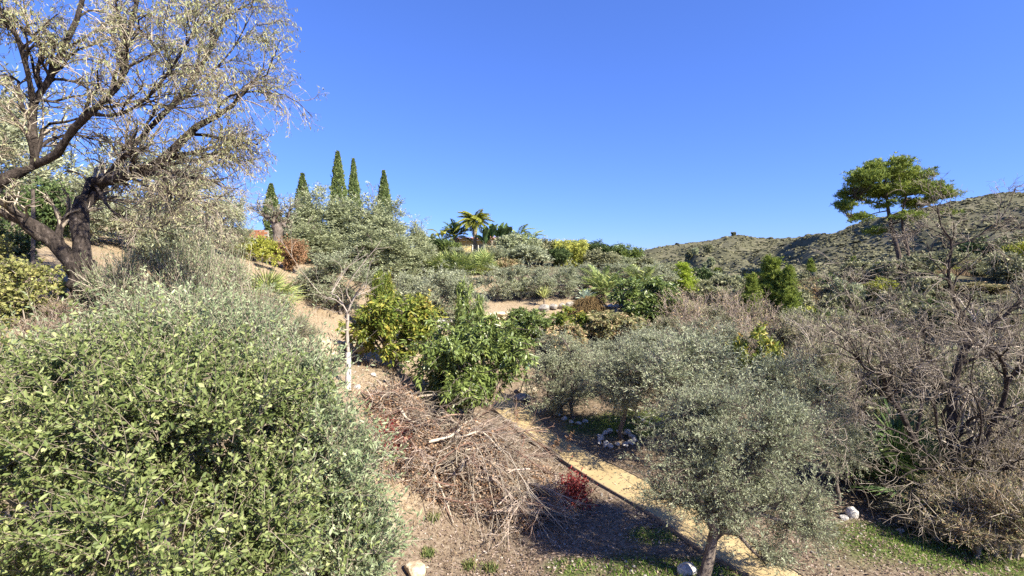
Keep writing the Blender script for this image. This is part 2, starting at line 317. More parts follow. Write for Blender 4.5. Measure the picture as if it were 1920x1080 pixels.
def path_edges():
    Lp = [(905,748),(930,764),(985,812),(1030,848),(1061,871),(1165,931),(1255,990),(1312,1028),(1400,1079),(1520,1150)]
    Rp = [(930,715),(952,732),(995,775),(1030,807),(1085,840),(1175,887),(1300,960),(1390,1015),(1490,1079),(1610,1150)]
    A = np.array([hit(*p) for p in Lp]); B = np.array([hit(*p) for p in Rp])
    return resample(A, 80), resample(B, 80)
PL, PR = path_edges()
_c = (PL + PR) / 2; _z = H0(_c[:, 0], _c[:, 1]); _k = np.hanning(15); _k /= _k.sum(); PATH_Z = np.convolve(np.pad(_z, 7, 'edge'), _k, 'valid') + 0.04
PATHC = (_c[:, :2], PATH_Z, np.linalg.norm(PL - PR, axis=1) * 0.5)

def ground_material():
    m, t, n, lk = newmat('ground_soil')
    tc = n('ShaderNodeTexCoord')
    def noise(s, dt=8, ro=0.6):
        q = n('ShaderNodeTexNoise'); q.inputs['Scale'].default_value = s; q.inputs['Detail'].default_value = dt; q.inputs['Roughness'].default_value = ro; lk(tc.outputs['Object'], q.inputs[0]); return q
    def mix(f, a, b):
        q = n('ShaderNodeMix'); q.data_type = 'RGBA'; lk(f, q.inputs[0]); lk(a, q.inputs[6]); lk(b, q.inputs[7]); return q.outputs[2]
    big, fin = noise(0.7), noise(14, 10, 0.7)
    soil = ramp(n, [(0.3, (0.10, 0.072, 0.046)), (0.5, (0.2, 0.152, 0.105)), (0.68, (0.3, 0.243, 0.178))]); lk(fin.outputs[0], soil.inputs[0])
    ochre = ramp(n, [(0.3, (0.19, 0.138, 0.083)), (0.5, (0.3, 0.23, 0.148)), (0.7, (0.39, 0.32, 0.225))]); lk(fin.outputs[0], ochre.inputs[0])
    green = ramp(n, [(0.3, (0.04, 0.06, 0.016)), (0.6, (0.12, 0.145, 0.045)), (0.75, (0.2, 0.19, 0.09))]); lk(fin.outputs[0], green.inputs[0])
    scr = ramp(n, [(0.3, (0.07, 0.065, 0.035)), (0.55, (0.13, 0.115, 0.065)), (0.72, (0.24, 0.2, 0.13))]); lk(fin.outputs[0], scr.inputs[0])
    def attr(k):
        a = n('ShaderNodeAttribute'); a.attribute_name = k; 
        ad = n('ShaderNodeMath'); ad.operation = 'ADD'; lk(a.outputs['Fac'], ad.inputs[0]); lk(big.outputs[0], ad.inputs[1])
        mr = n('ShaderNodeMapRange'); mr.inputs['From Min'].default_value = 0.85; mr.inputs['From Max'].default_value = 1.15; lk(ad.outputs[0], mr.inputs['Value']); return mr.outputs[0]
    c = mix(attr('ochre'), soil.outputs[0], ochre.outputs[0]); c = mix(attr('scrub'), c, scr.outputs[0]); c = mix(attr('green'), c, green.outputs[0])
    p = n('ShaderNodeBsdfPrincipled'); p.inputs['Roughness'].default_value = 0.95; p.inputs['Specular IOR Level'].default_value = 0.1
    b = n('ShaderNodeBump'); b.inputs['Strength'].default_value = 0.9; b.inputs['Distance'].default_value = 0.05
    lk(fin.outputs[0], b.inputs['Height']); lk(b.outputs[0], p.inputs['Normal']); lk(c, p.inputs['Base Color'])
    o = n('ShaderNodeOutputMaterial'); lk(p.outputs[0], o.inputs[0]); return m
M['ground'] = ground_material()

def blob(x, y, cx, cy, rx, ry): return np.clip(1.15 - np.hypot((x - cx) / rx, (y - cy) / ry) * 0.75, 0, 1)
GREENS = [(2.2, 6.7, 1.3, 0.5), (6.6, 7.4, 1.9, 0.8), (3.1, 12.6, 1.9, 1.0), (2.3, 7.6, 0.5, 0.3), (0.9, 6.8, 0.5, 0.3)]
def green_mask(x, y):
    g_ = np.zeros_like(x)
    for c in GREENS: g_ = np.maximum(g_, blob(x, y, *c))
    return g_
# polar sheet round the camera, fine in front, to the horizon
ang = np.concatenate([np.linspace(-62, 62, 240), np.linspace(66, 294, 50)]); rad = np.concatenate([[0.3], np.geomspace(1.2, 110, 170), np.geomspace(125, 3500, 26)])
AA, RR = np.meshgrid(np.radians(ang), rad, indexing='ij'); gx, gy = RR * np.sin(AA), RR * np.cos(AA); gz = H(gx, gy)
na, nr = gx.shape; ix = np.arange(na * nr).reshape(na, nr); nx = np.roll(ix, -1, 0)
fq = np.stack([ix[:, :-1], nx[:, :-1], nx[:, 1:], ix[:, 1:]], -1).reshape(-1, 4)
ochre_m = np.clip(0.5 + (-gx - 1.7 + 0.06 * (gy - 8)) * 0.6, 0, 1) * (gy < 34); ochre_m = np.maximum(ochre_m, blob(gx, gy, 1.5, 21, 5.6, 2.0)); ochre_m = np.maximum(ochre_m, blob(gx, gy, 36, 45.5, 12, 2.5))
scr_m = np.clip((gx - 7.5 - np.clip(12 - gy, 0, 99) * 0.9) / 3, 0, 1) * (gy > 11); scr_m = np.maximum(scr_m, np.clip((gy - 26) / 4, 0, 1)) * (1 - blob(gx, gy, 36, 45.5, 12, 2.5))
mk('ground', np.stack([gx.ravel(), gy.ravel(), gz.ravel()], 1), [fq], M['ground'], smooth=True, kind='structure',
   attrs={'ochre': ochre_m.ravel(), 'scrub': scr_m.ravel(), 'green': green_mask(gx, gy).ravel()})

# ------------------------------------------------------------------ hills
def hill_material():
    m, t, n, lk = newmat('hill_scrub_ground')
    tc = n('ShaderNodeTexCoord'); q = n('ShaderNodeTexNoise'); q.inputs['Scale'].default_value = 0.06; q.inputs['Detail'].default_value = 12; q.inputs['Roughness'].default_value = 0.7; lk(tc.outputs['Object'], q.inputs[0])
    r = ramp(n, [(0.3, (0.07, 0.07, 0.042)), (0.5, (0.105, 0.10, 0.062)), (0.70, (0.16, 0.145, 0.097))]); lk(q.outputs[0], r.inputs[0])
    p = n('ShaderNodeBsdfPrincipled'); p.inputs['Roughness'].default_value = 1.0; p.inputs['Specular IOR Level'].default_value = 0.05
    lk(r.outputs[0], p.inputs['Base Color']); o = n('ShaderNodeOutputMaterial'); lk(p.outputs[0], o.inputs[0]); return m
M['hill'] = hill_material()
HILLS = []
def hill(name, prof, Yr, Yf, vf, amp, seed, nu=240, nt_=70):
    pu = np.array([p[0] for p in prof], float); pv = np.array([p[1] for p in prof], float)
    us = np.linspace(pu[0], pu[-1], nu); v = np.interp(us, pu, pv)
    k = np.hanning(9); k /= k.sum(); v = np.convolve(np.pad(v, 4, 'edge'), k, 'valid')
    rid = np.array([at(a, b, Yr) for a, b in zip(us, v)]); ft = np.array([at(a, vf, Yf) for a in us]); ft[:, 2] = np.minimum(ft[:, 2], rid[:, 2] - 1)
    t = np.concatenate([np.linspace(-0.25, 1, nt_), np.linspace(1.06, 1.9, 10)])
    X = ft[:, None, 0] + (rid - ft)[:, None, 0] * t; Y = ft[:, None, 1] + (rid - ft)[:, None, 1] * t
    s = np.where(t < 1, t, 1 - (t - 1) ** 2 * 1.3); Z = ft[:, None, 2] + (rid - ft)[:, None, 2] * s
    gul = np.clip(np.abs(fbm(X / 55, Y / 130, seed, 3) - 0.5) * 3.4, 0, 1)
    env = np.clip(1 - np.abs(t - 0.45) * 1.9, 0, 1) ** 0.8
    Z = Z + (gul - 0.75) * amp * env + (fbm(X / 14, Y / 14, seed + 5) - 0.5) * amp * 0.16
    V = np.stack([X, Y, Z], -1); n0, n1 = X.shape; idx = np.arange(n0 * n1).reshape(n0, n1)
    q = np.stack([idx[:-1, :-1], idx[1:, :-1], idx[1:, 1:], idx[:-1, 1:]], -1).reshape(-1, 4)
    HILLS.append((V, us, t)); return mk(name, V.reshape(-1, 3), [q], M['hill'], smooth=True, kind='structure')
hill('hill_far', [(960,520),(1100,497),(1180,476),(1215,468),(1240,462),(1300,457),(1345,450),(1378,441),(1420,446),(1470,449),(1510,445),(1560,440),(1620,432),(1700,428),(1900,430),(2400,450)], 430, 170, 507, 30, 11)
hill('hill_right', [(1400,512),(1470,492),(1500,472),(1540,446),(1580,431),(1640,408),(1700,394),(1760,383),(1830,370),(1880,364),(1940,362),(2050,352),(2300,358),(2800,420)], 270, 110, 512, 24, 23)
hill('hill_spur', [(1330,520),(1420,506),(1500,498),(1560,494),(1650,491),(1760,486),(1920,474),(2300,450),(2800,460)], 128, 76, 548, 7, 37)

# ------------------------------------------------------------------ garden path
M['path'] = solid('sandy_path', (0.34, 0.25, 0.125), (0.42, 0.32, 0.165), 1.3, 0.9, 0.5, c3=(0.5, 0.4, 0.23), bd=0.01)
M['edging'] = solid('path_edging', (0.12, 0.09, 0.06), (0.24, 0.185, 0.125), 12, 0.9, 0.4)
def path():
    n = len(PL); s = np.linspace(0, 1, 9)[None, :, None]
    top = PL[:, None] * (1 - s) + PR[:, None] * s; hz = PATH_Z
    top[:, :, 2] = hz[:, None]
    V = top.reshape(-1, 3); ix = np.arange(n * 9).reshape(n, 9); q = np.stack([ix[:-1, :-1], ix[:-1, 1:], ix[1:, 1:], ix[1:, :-1]], -1).reshape(-1, 4)
    p = mk('path', V, [q], M['path'], kind='structure')
    for E, Z, out in ((PL, hz, -1), (PR, hz, 1)):
        d = nrm(PR - PL) * out; d[:, 2] = 0
        a = E + d * 0.003; b = E + d * 0.045; ring = []
        for base, dz in ((a, -0.3), (a, 0.012), (b, 0.012), (b, -0.3)):
            c = base.copy(); c[:, 2] = Z + dz; ring.append(c)
        V = np.stack(ring, 1); ix = np.arange(n * 4).reshape(n, 4)
        q = np.concatenate([np.stack([ix[:-1, j], ix[:-1, j + 1], ix[1:, j + 1], ix[1:, j]], -1) for j in range(3)])
        mk('edging', V.reshape(-1, 3), [q], M['edging'], p)
    return hz
path()
def on_path(x, y, pad=0.05):
    c = (PL + PR) / 2; d = np.hypot(x[:, None] - c[None, :, 0], y[:, None] - c[None, :, 1]); k = d.argmin(1)
    return d[np.arange(len(x)), k] < np.linalg.norm(PL - PR, axis=1)[k] * 0.5 + pad

# ------------------------------------------------------------------ plants: shared construction
def samp(g, lobes, n, lo, hi):
    C = np.array([l[:3] for l in lobes]); Rd = np.array([l[3:6] for l in lobes]); w = Rd.prod(1) ** 0.8; w /= w.sum()
    i = g.choice(len(lobes), n, p=w); d = rdir(g, n); f = g.uniform(lo ** 3, hi ** 3, n) ** (1 / 3)
    return C[i] + d * f[:, None] * Rd[i], i, C[i]
def nearest(Q, P, tmin=0.0, zpen=0.6):
    K = P.shape[1]; k0 = int(tmin * K); A = P[:, k0:].reshape(-1, 3)
    out = np.empty(len(Q), int)
    for a in range(0, len(Q), 400):
        D = Q[a:a + 400, None] - A[None]; c = np.linalg.norm(D, axis=2) + zpen * np.maximum(0, -D[:, :, 2]); out[a:a + 400] = c.argmin(1)
    i = out // (K - k0); k = out % (K - k0) + k0
    T = nrm(np.gradient(P, axis=1)); return P[i, k], T[i, k], i, k
def crown_geo(seed, lobes, base=(0, 0, 0), fork=0.5, r0=0.05, stems=1, n_limb=8, n_br=80, n_tw=12, tw=0.35, per=10, leaf=(0.06, 0.014), ca=0.6, droop=0.0, up=0.35,
              sides=6, twr=0.003, shape=4, lo=0.45, upn=0.7, spread=0.25, lean=(0, 0), outl=0.5, twmin=0.25, tips=0, far=False):
    """returns wood Geo, leaf Geo"""
    g = rng(seed); wood = Geo(); base = np.array(base, float)
    B = base + np.concatenate([np.zeros((1, 3)), g.normal(size=(max(0, stems - 1), 3)) * np.array([spread, spread, 0])])[:stems]
    cz = np.average([l[2] for l in lobes]); ctr = np.average(np.array([l[:3] for l in lobes]), axis=0)
    top = B + np.array([0, 0, fork]) + np.c_[(ctr[:2] - B[:, :2]) * 0.25 + np.array(lean), np.zeros(stems)]
    PT = bez(B - np.array([0, 0, 0.15]), (top - B) * 0.5 + g.normal(size=(stems, 3)) * 0.06 * fork, top, 8, g, 0.03)
    RT = taper(stems, 8, r0 * 1.15, r0 * 0.75); RT[:, 0] *= 1.25
    wood.add(*tube(PT, RT, max(sides, 7)))
    E, _, _ = samp(g, lobes, n_limb, 0.25, 0.65); si = np.arange(n_limb) % stems
    S = top[si] - np.array([0, 0, 1]) * g.uniform(0, 0.25, n_limb)[:, None] * fork * 0.6; Tn = np.array([0, 0, 1.0])
    d = E - S; P1 = bez(S, d * 0.35 + Tn * np.linalg.norm(d, axis=1)[:, None] * 0.2, E, 9, g, 0.05)
    R1 = taper(n_limb, 9, r0 * 0.62, r0 * 0.2); wood.add(*tube(P1, R1, sides))
    E, li, C = samp(g, lobes, n_br, lo, 0.92); S, T, pi, pk = nearest(E, P1, 0.2)
    d = E - S; P2 = bez(S, T * np.linalg.norm(d, axis=1)[:, None] * 0.3 + d * 0.2, E, 4 if far else 6, g, 0.05)
    R2 = taper(n_br, 4 if far else 6, np.minimum(R1[pi, pk] * 0.6, r0 * 0.3), twr * 1.3); wood.add(*tube(P2, R2, 3 if far else 4))
    i = np.repeat(np.arange(n_br), n_tw); n = len(i); t = g.uniform(twmin, 1, n); S, T = on_curve(P2, t, i)
    out = nrm(S - C[i]); dr = nrm(T * 0.35 + out * outl + rdir(g, n) * 0.85 + np.array([0, 0, up]))
    L = (tw * g.uniform(0.45, 1.4, n))[:, None]; P3 = bez(S, dr * L * 0.5, S + dr * L + np.array([0, 0, -droop * 0.5]) * L, 2)
    if not far: wood.add(*tube(P3, taper(n, 2, twr, twr * 0.45), 3), tint=np.repeat(g.random(n), 6))
    lf = Geo(); tint = (g.random(n_br)[i] + g.random(n)) / 2
    V, Ft, tt = leaves(g, P3, per, leaf[0], leaf[1], ca, droop, 0.1, upn=upn, tint=tint, shape=shape); lf.add(V, None, Ft, tt)
    if tips:      # long leafy shoots standing out of the outline
        i = g.integers(0, n_br, tips); S = P2[i, -1]; dr = nrm(nrm(S - C[i]) * 0.6 + rdir(g, tips) * 0.5 + np.array([0, 0, 0.7])); L = (tw * g.uniform(1.0, 2.2, tips))[:, None]
        P4 = bez(S, dr * L * 0.5, S + dr * L, 5, g, 0.04); wood.add(*tube(P4, taper(tips, 5, twr * 1.2, twr * 0.5), 3))
        V, Ft, tt = leaves(g, P4, int(per * 1.5), leaf[0] * 0.85, leaf[1], ca, droop, 0.1, upn=upn, shape=shape); lf.add(V, None, Ft, tt)
    return wood, lf
PROTO = {}
def proto(key, fn):
    if key not in PROTO: PROTO[key] = fn()
    return PROTO[key]
def plant(name, label, cat, loc, parts, group=None, rz=0.0, scale=(1, 1, 1)):
    """parts: list of (name, mesh, kind)"""
    r = thing(name, label, cat, loc, group, rz); r.scale = scale
    for pn, me, kd in parts: ob(pn, me, r, kd)
    return r
def tree_parts(wood, lf, wmat, lmat, wname='trunk', lname='crown'):
    V = np.concatenate(lf.V); global LAST
    LAST = (float(np.percentile(np.abs(V[:, :2]), 97)) * 2.3, float(np.percentile(V[:, 2], 99.3)))
    return [(wname, wood.mesh(wname, wmat, True), None), (lname, lf.mesh(lname, lmat), 'stuff')]

def lob(*a): return [tuple(x) for x in a]
# each prototype: parts, width, height (metres)
def p_olive(seed, leaf=(0.075, 0.017), n_br=110, n_tw=13, per=11, low=0):
    def f():
        L = lob((0, 0, 1.75 - low * 0.5, 1.0, 1.0, 0.8 + low * 0.3), (0.5, 0.2, 1.45 - low * 0.5, 0.75, 0.75, 0.65 + low * 0.3), (-0.5, -0.3, 1.55 - low * 0.5, 0.75, 0.75, 0.75 + low * 0.2), (0.1, -0.2, 2.1, 0.7, 0.7, 0.65))
        w, l = crown_geo(seed, L, fork=0.75 * (1 - low) + 0.2, r0=0.06, stems=1 + 3 * low, n_limb=9, n_br=n_br, n_tw=n_tw, tw=0.34, per=per, leaf=leaf, up=0.45, tips=60, ca=0.7)
        return tree_parts(w, l, M['bark'], M['olive']), *LAST
    return proto(('olive', seed, leaf, low), f)
def p_far(key, seed, lmat, leaf, dims=(2.4, 2.2), n_br=60, n_tw=10, per=8, fork=0.3, up=0.3, droop=0.0, wmat='bark', stems=2, tw=0.34, cone=0, ca=0.6, upn=0.7, lo=0.4):
    """generic garden shrub or small tree: width, height in dims"""
    def f():
        W, Hh = dims; r = W * 0.5; z0 = fork * 0.6; hz = (Hh - z0) * 0.5; zc = z0 + hz * 0.95
        g = rng(seed + 99)
        if cone:
            L = [(g.normal() * 0.06 * W, g.normal() * 0.06 * W, z0 + (Hh - z0) * t, r * (1 - t) * 0.85 + 0.12 * r, r * (1 - t) * 0.85 + 0.12 * r, (Hh - z0) * 0.16) for t in (0.14, 0.3, 0.45, 0.6, 0.74, 0.88)]
        else:
            L = [(0, 0, zc, r * 0.72, r * 0.72, hz * 0.82)]
            for k in range(6):
                a = k * math.pi / 3 + g.uniform(-0.4, 0.4); q = g.uniform(0.35, 0.6)
                L.append((math.cos(a) * r * q, math.sin(a) * r * q, zc + g.uniform(-0.35, 0.4) * hz, r * g.uniform(0.36, 0.5), r * g.uniform(0.36, 0.5), hz * g.uniform(0.4, 0.6)))
        w, l = crown_geo(seed, L, fork=fork, r0=0.025 * W, stems=stems, n_limb=8, n_br=n_br, n_tw=n_tw, tw=tw, per=per, leaf=leaf, up=up, droop=droop, ca=ca, twr=0.006, upn=upn, lo=lo, spread=0.1 * W, far=leaf[0] >= 0.085)
        return tree_parts(w, l, M[wmat], M[lmat]), *LAST
    return proto((key, seed), f)
def put(name, P, u, vtop, wpx, Y, label, cat, group=None, rz=0.0, sink=0.0):
    parts, W, Hh = P; b = foot(u, Y); h = at(u, vtop, Y)[2] - b[2]; w = wpx / F * Y
    s = (w / W, w / W, max(0.3, h / Hh)); b[2] -= sink
    return plant(name, label, cat, b, parts, group, rz, s)

# ------------------------------------------------------------------ foreground shrubs (left)
def PLb(u, v, Y, rx, rz, ry=None):
    c = at(u, v, Y); return (*c, rx / F * Y, (ry if ry else rx / F * Y), rz / F * Y)
def fore_shrub(name, label, lobes, base, seed, lmat, big_leaves, **kw):
    r = thing(name, label, 'shrub', base)
    b = np.array(base); L = [(l[0] - b[0], l[1] - b[1], l[2] - b[2], *l[3:]) for l in lobes]
    w, l = crown_geo(seed, L, **kw)
    w.obj('stems', M['twig'] if lmat != 'oak' else M['twig'], r, True)
    l.obj('foliage', M[lmat], r, kind='stuff')
    # the leaves that show largest: nearest shoots, each a piece of its own
    g = rng(seed + 5); V = np.concatenate(l.V); camp = np.array([0, 0, CAM_Z]) - b
    nv = 6 if kw.get('shape') == 7 else 4
    S = V.reshape(-1, nv, 3)[:, 0]; d = np.linalg.norm(S - camp, axis=1); pick = np.argsort(d)[:big_leaves * 6]; pick = g.choice(pick, big_leaves, replace=False)
    Ll = kw['leaf'][0] * 1.15; Lw = kw['leaf'][1] * 1.2
    ms = []
    for k in range(4):
        z = np.zeros((1, 3)); Vv, Ft, tt = leaf_geo(z, np.array([[0, 1.0, 0]]), np.array([[1.0, 0, 0]]), np.array([[0, 0, 1.0]]), np.array([[Ll]]), np.array([[Lw * 0.5]]), 0.2, np.array([0.35 + 0.18 * k]), 7)
        ms.append(mk('leaf', Vv, [Ft], M[lmat], tint=tt, data_only=True))
    for j, i in enumerate(pick):
        ob('leaf', ms[j % 4], r, loc=S[i] + g.normal(size=3) * 0.01, rot=(g.uniform(-0.9, 0.5), g.uniform(-0.7, 0.7), g.uniform(0, 6.28)), scale=[g.uniform(0.8, 1.25)] * 3)
    return r
fore_shrub('evergreen_oak_shrub', 'bushy green small-leaved shrub filling the lower left corner in front of everything',
    [PLb(130, 860, 2.7, 230, 170), PLb(400, 890, 2.8, 220, 190), PLb(280, 740, 3.1, 200, 130), PLb(30, 760, 3.1, 190, 120), PLb(540, 1020, 2.9, 150, 150), PLb(20, 1000, 2.5, 200, 150), PLb(300, 1060, 2.5, 260, 140), PLb(480, 800, 3.2, 140, 120)],
    (-1.9, 2.9, h1(-1.9, 2.9)), 21, 'oak', 160, fork=1.0, r0=0.045, stems=7, n_limb=30, n_br=470, n_tw=12, tw=0.22, per=12, leaf=(0.036, 0.0145), shape=7, up=0.45, lo=0.45, spread=0.45, tips=420, twr=0.002, ca=0.6)
fore_shrub('wild_olive_shrub', 'grey-green shrub with long pale shoots between the leaning tree and the lower left corner',
    [PLb(330, 655, 4.5, 140, 85), PLb(270, 680, 4.3, 105, 75), PLb(440, 665, 4.4, 115, 80), PLb(380, 615, 4.9, 100, 40), PLb(540, 730, 4.0, 95, 100), PLb(120, 700, 4.0, 110, 65)],
    (-2.9, 4.5, h1(-2.9, 4.5)), 33, 'wild', 70, fork=0.7, r0=0.035, stems=7, n_limb=24, n_br=470, n_tw=9, tw=0.3, per=11, leaf=(0.045, 0.0135), up=0.5, lo=0.35, spread=0.4, tips=420, twr=0.0028, ca=0.65)
fore_shrub('narrow_leaved_shrub', 'dense grey-green narrow-leaved shrub beside the heap of cut branches',
    [PLb(605, 900, 3.3, 120, 140), PLb(550, 780, 3.6, 115, 110), PLb(650, 1030, 3.2, 95, 110), PLb(540, 990, 3.1, 110, 120), PLb(600, 1080, 3.0, 120, 100), PLb(500, 860, 3.4, 70, 90)],
    (-1.35, 3.6, h1(-1.35, 3.6)), 45, 'wild', 70, fork=0.6, r0=0.03, stems=6, n_limb=20, n_br=400, n_tw=10, tw=0.24, per=12, leaf=(0.042, 0.0125), up=0.5, lo=0.45, spread=0.3, tips=160, twr=0.0024, ca=0.7)

# bank cover on the far left
def bank(name, label, lobes, base_uv, seed, lmat, cat='shrub', leaf=(0.045, 0.03), n_br=150, n_tw=10, per=9, tw=0.16):
    ctr = np.mean([l[:3] for l in lobes], axis=0); b = np.array([ctr[0], ctr[1], h1(ctr[0], ctr[1])])
    L = [(l[0] - b[0], l[1] - b[1], l[2] - b[2], *l[3:]) for l in lobes]
    w, l = crown_geo(seed, L, fork=0.15, r0=0.008, stems=5, n_limb=10, n_br=n_br, n_tw=n_tw, tw=tw, per=per, leaf=leaf, up=0.3, lo=0.4, spread=0.3, twr=0.003)
    return plant(name, label, cat, b, tree_parts(w, l, M['twig'], M[lmat], 'stems', 'foliage'))
def ghb(u, Y, rx, hz): # low lobe lying on the slope
    p = foot(u, Y); return (p[0], p[1], p[2] + hz * 0.35, rx, rx, hz)
bank('bank_creeper', 'yellowish creeping shrub covering the bank at the left edge below the dark hedge', [ghb(40, 6.0, 0.55, 0.5), ghb(-40, 5.6, 0.5, 0.6), ghb(20, 5.0, 0.5, 0.5), ghb(95, 5.6, 0.35, 0.3), ghb(-80, 6.6, 0.6, 0.6)], None, 51, 'ivy', n_br=260)
bank('dark_hedge', 'low dark green hedge on the bank at the left edge', [ghb(10, 8.2, 0.45, 0.45), ghb(-70, 8.2, 0.6, 0.5), ghb(40, 8.4, 0.25, 0.35)], None, 52, 'dark', 'hedge', n_br=140)
bank('dead_bush', 'dry brown dead bush at the foot of the leaning tree', [ghb(105, 5.9, 0.25, 0.35), ghb(85, 5.6, 0.2, 0.3)], None, 53, 'litter', leaf=(0.05, 0.006), n_br=120, tw=0.25)
bank('fig_sprouts', 'yellow-green broad-leaved sprouts growing beside the leaning trunk', [ghb(125, 6.9, 0.25, 0.3), ghb(215, 7.0, 0.35, 0.35), ghb(195, 6.2, 0.25, 0.25)], None, 54, 'lime', leaf=(0.09, 0.07), n_br=26, n_tw=5, per=5)

# ------------------------------------------------------------------ leaning almond tree (left)
def limb_tree(seed, limbs, r, base, levels, wmat, keep=None):
    """limbs: list of (points, r0, r1) in world space"""
    g = rng(seed); wood = Geo(); K = 14
    P = np.array([resample(np.array(p) - base, K) for p, _, _ in limbs]); Rr = np.array([np.linspace(a * 0.62, b * 0.75, K) for _, a, b in limbs])
    bump = 1 + 0.10 * g.normal(size=Rr.shape)
    wood.add(*tube(P, Rr * bump, 10)); tw = Geo(); cur, cr = P, Rr; last = None; allp = []
    for j, lv in enumerate(levels):
        n, ratio, ang, K2, up, wob, lmin, lmax, rmin, droop, _u = lv
        Q, q0 = grow(g, cur, cr, n, ratio, ang, K2, up, wob, 0.18, lmin, lmax, droop)
        if keep is not None:
            mk_ = keep(Q[:, -1] + base); Q, q0 = Q[mk_], q0[mk_]
        q0 = np.clip(q0, rmin, 0.06); RQ = taper(len(Q), K2, q0, np.maximum(q0 * 0.35, rmin * 0.7))
        (wood if j == 0 else tw).add(*tube(Q, RQ, 5 if j == 0 else (4 if j == 1 else 3)), tint=None if j == 0 else np.repeat(g.random(len(Q)), K2 * (4 if j == 1 else 3)))
        allp.append(Q); cur, cr = Q, RQ
    return g, wood, tw, allp
def PX(lst): return [at(*p) for p in lst]
AB = at(165, 606, 6.5); AB[2] = h1(AB[0], AB[1])
alm = [(PX([(168, 640, 6.5), (160, 585, 6.5), (158, 535, 6.48), (148, 490, 6.45)]), 0.27, 0.21),
       (PX([(152, 515, 6.45), (125, 480, 6.4), (85, 440, 6.3), (30, 405, 6.2), (-40, 375, 6.1), (-130, 320, 6.0)]), 0.17, 0.09),
       (PX([(155, 505, 6.45), (152, 440, 6.55), (148, 390, 6.7), (178, 345, 6.8), (240, 330, 6.8), (292, 313, 6.8), (335, 270, 6.8), (372, 235, 6.7), (420, 210, 6.6), (448, 185, 6.6), (472, 150, 6.6)]), 0.19, 0.014),
       (PX([(-10, 345, 6.1), (30, 325, 6.2), (66, 308, 6.3), (60, 240, 6.35), (66, 190, 6.4), (92, 150, 6.4), (122, 84, 6.4), (150, 20, 6.5), (165, -60, 6.5)]), 0.10, 0.03),
       (PX([(64, 195, 6.4), (48, 120, 6.2), (28, 62, 6.1), (-10, 30, 6.0), (-40, -40, 6.0)]), 0.055, 0.02),
       (PX([(66, 308, 6.3), (105, 290, 6.2), (135, 245, 6.1), (168, 213, 6.0), (230, 150, 6.0), (236, 90, 6.0), (255, 10, 6.0), (270, -80, 6.0)]), 0.085, 0.025),
       (PX([(150, 400, 6.7), (195, 340, 6.9), (235, 290, 7.0), (285, 235, 7.1), (330, 190, 7.2), (380, 120, 7.2), (420, 40, 7.2), (440, -30, 7.2)]), 0.09, 0.02),
       (PX([(240, 330, 6.8), (290, 355, 6.3), (345, 370, 6.0), (400, 400, 5.8)]), 0.04, 0.01),
       (PX([(292, 313, 6.8), (365, 300, 6.7), (420, 280, 6.7), (458, 272, 6.7)]), 0.035, 0.008),
       (PX([(178, 345, 6.8), (210, 395, 6.4), (260, 420, 6.2), (330, 440, 6.0)]), 0.035, 0.008),
       (PX([(285, 235, 7.1), (360, 170, 6.9), (430, 100, 6.8), (470, 30, 6.8)]), 0.035, 0.008),
       (PX([(168, 213, 6.0), (220, 215, 5.8), (280, 180, 5.7), (340, 100, 5.6), (380, 20, 5.6)]), 0.04, 0.008),
       (PX([(-40, 375, 6.1), (-60, 300, 5.8), (-80, 200, 5.8), (-60, 100, 5.8)]), 0.08, 0.02)]
g, wd, tw, AP = limb_tree(61, alm, None, AB, [(15, 0.4, 0.75, 7, 0.1, 0.07, 0.4, 0.95, 0.005, 0.05, 1), (11, 0.55, 0.75, 5, 0.05, 0.06, 0.2, 0.6, 0.0026, 0.1, 1), (6, 0.62, 0.7, 3, 0.0, 0.05, 0.12, 0.38, 0.0022, 0.15, 1)], 'dark_bark', lambda e: e[:, 2] > np.where(e[:, 0] < -5.0, 5.0, 4.45))
AT = thing('almond_tree', 'big leaning almond tree with dark forked trunk and sparse pale dry leaves', 'tree', AB)
wd.obj('trunk', M['dark_bark'], AT, True); tw.obj('twigs', M['twig'], AT, kind='stuff')
lf = Geo(); zz = AP[2][:, -1, 2] + AB[2]
for pm, per in ((zz > 6.6, 3), ((zz > 5.6) & (zz <= 6.6), 2), (zz <= 5.6, 1)):
    Q = AP[2][pm]; zq = zz[pm]
    V, Ft, tt = leaves(g, Q, per, 0.05, 0.014, 0.3, 1.1, 0.2, upn=0.0, tint=np.clip(0.75 - (zq - 5.0) / 5.0, 0, 1) * 0.7 + 0.25 * g.random(len(zq))); lf.add(V, None, Ft, tt)
lf.obj('crown', M['almond'], AT, kind='stuff')
# thin sapling stems behind the almond
def stake(u, vb, vt, Y, r, label):
    b = foot(u, Y); t = at(u + 2, vt, Y); G = Geo(); P = resample([b - [0, 0, .2], (b + t) / 2 + [0.01, 0, 0], t], 8)[None] - b
    G.add(*tube(P, taper(1, 8, r, r * 0.8), 8)); o = G.obj('bare_sapling', M['bark'], None, True); o.location = Vector(b); tag(o, label, 'tree'); return o
stake(60, 420, 355, 8.0, 0.03, 'thin pale leafless sapling standing behind the leaning tree at the left edge')

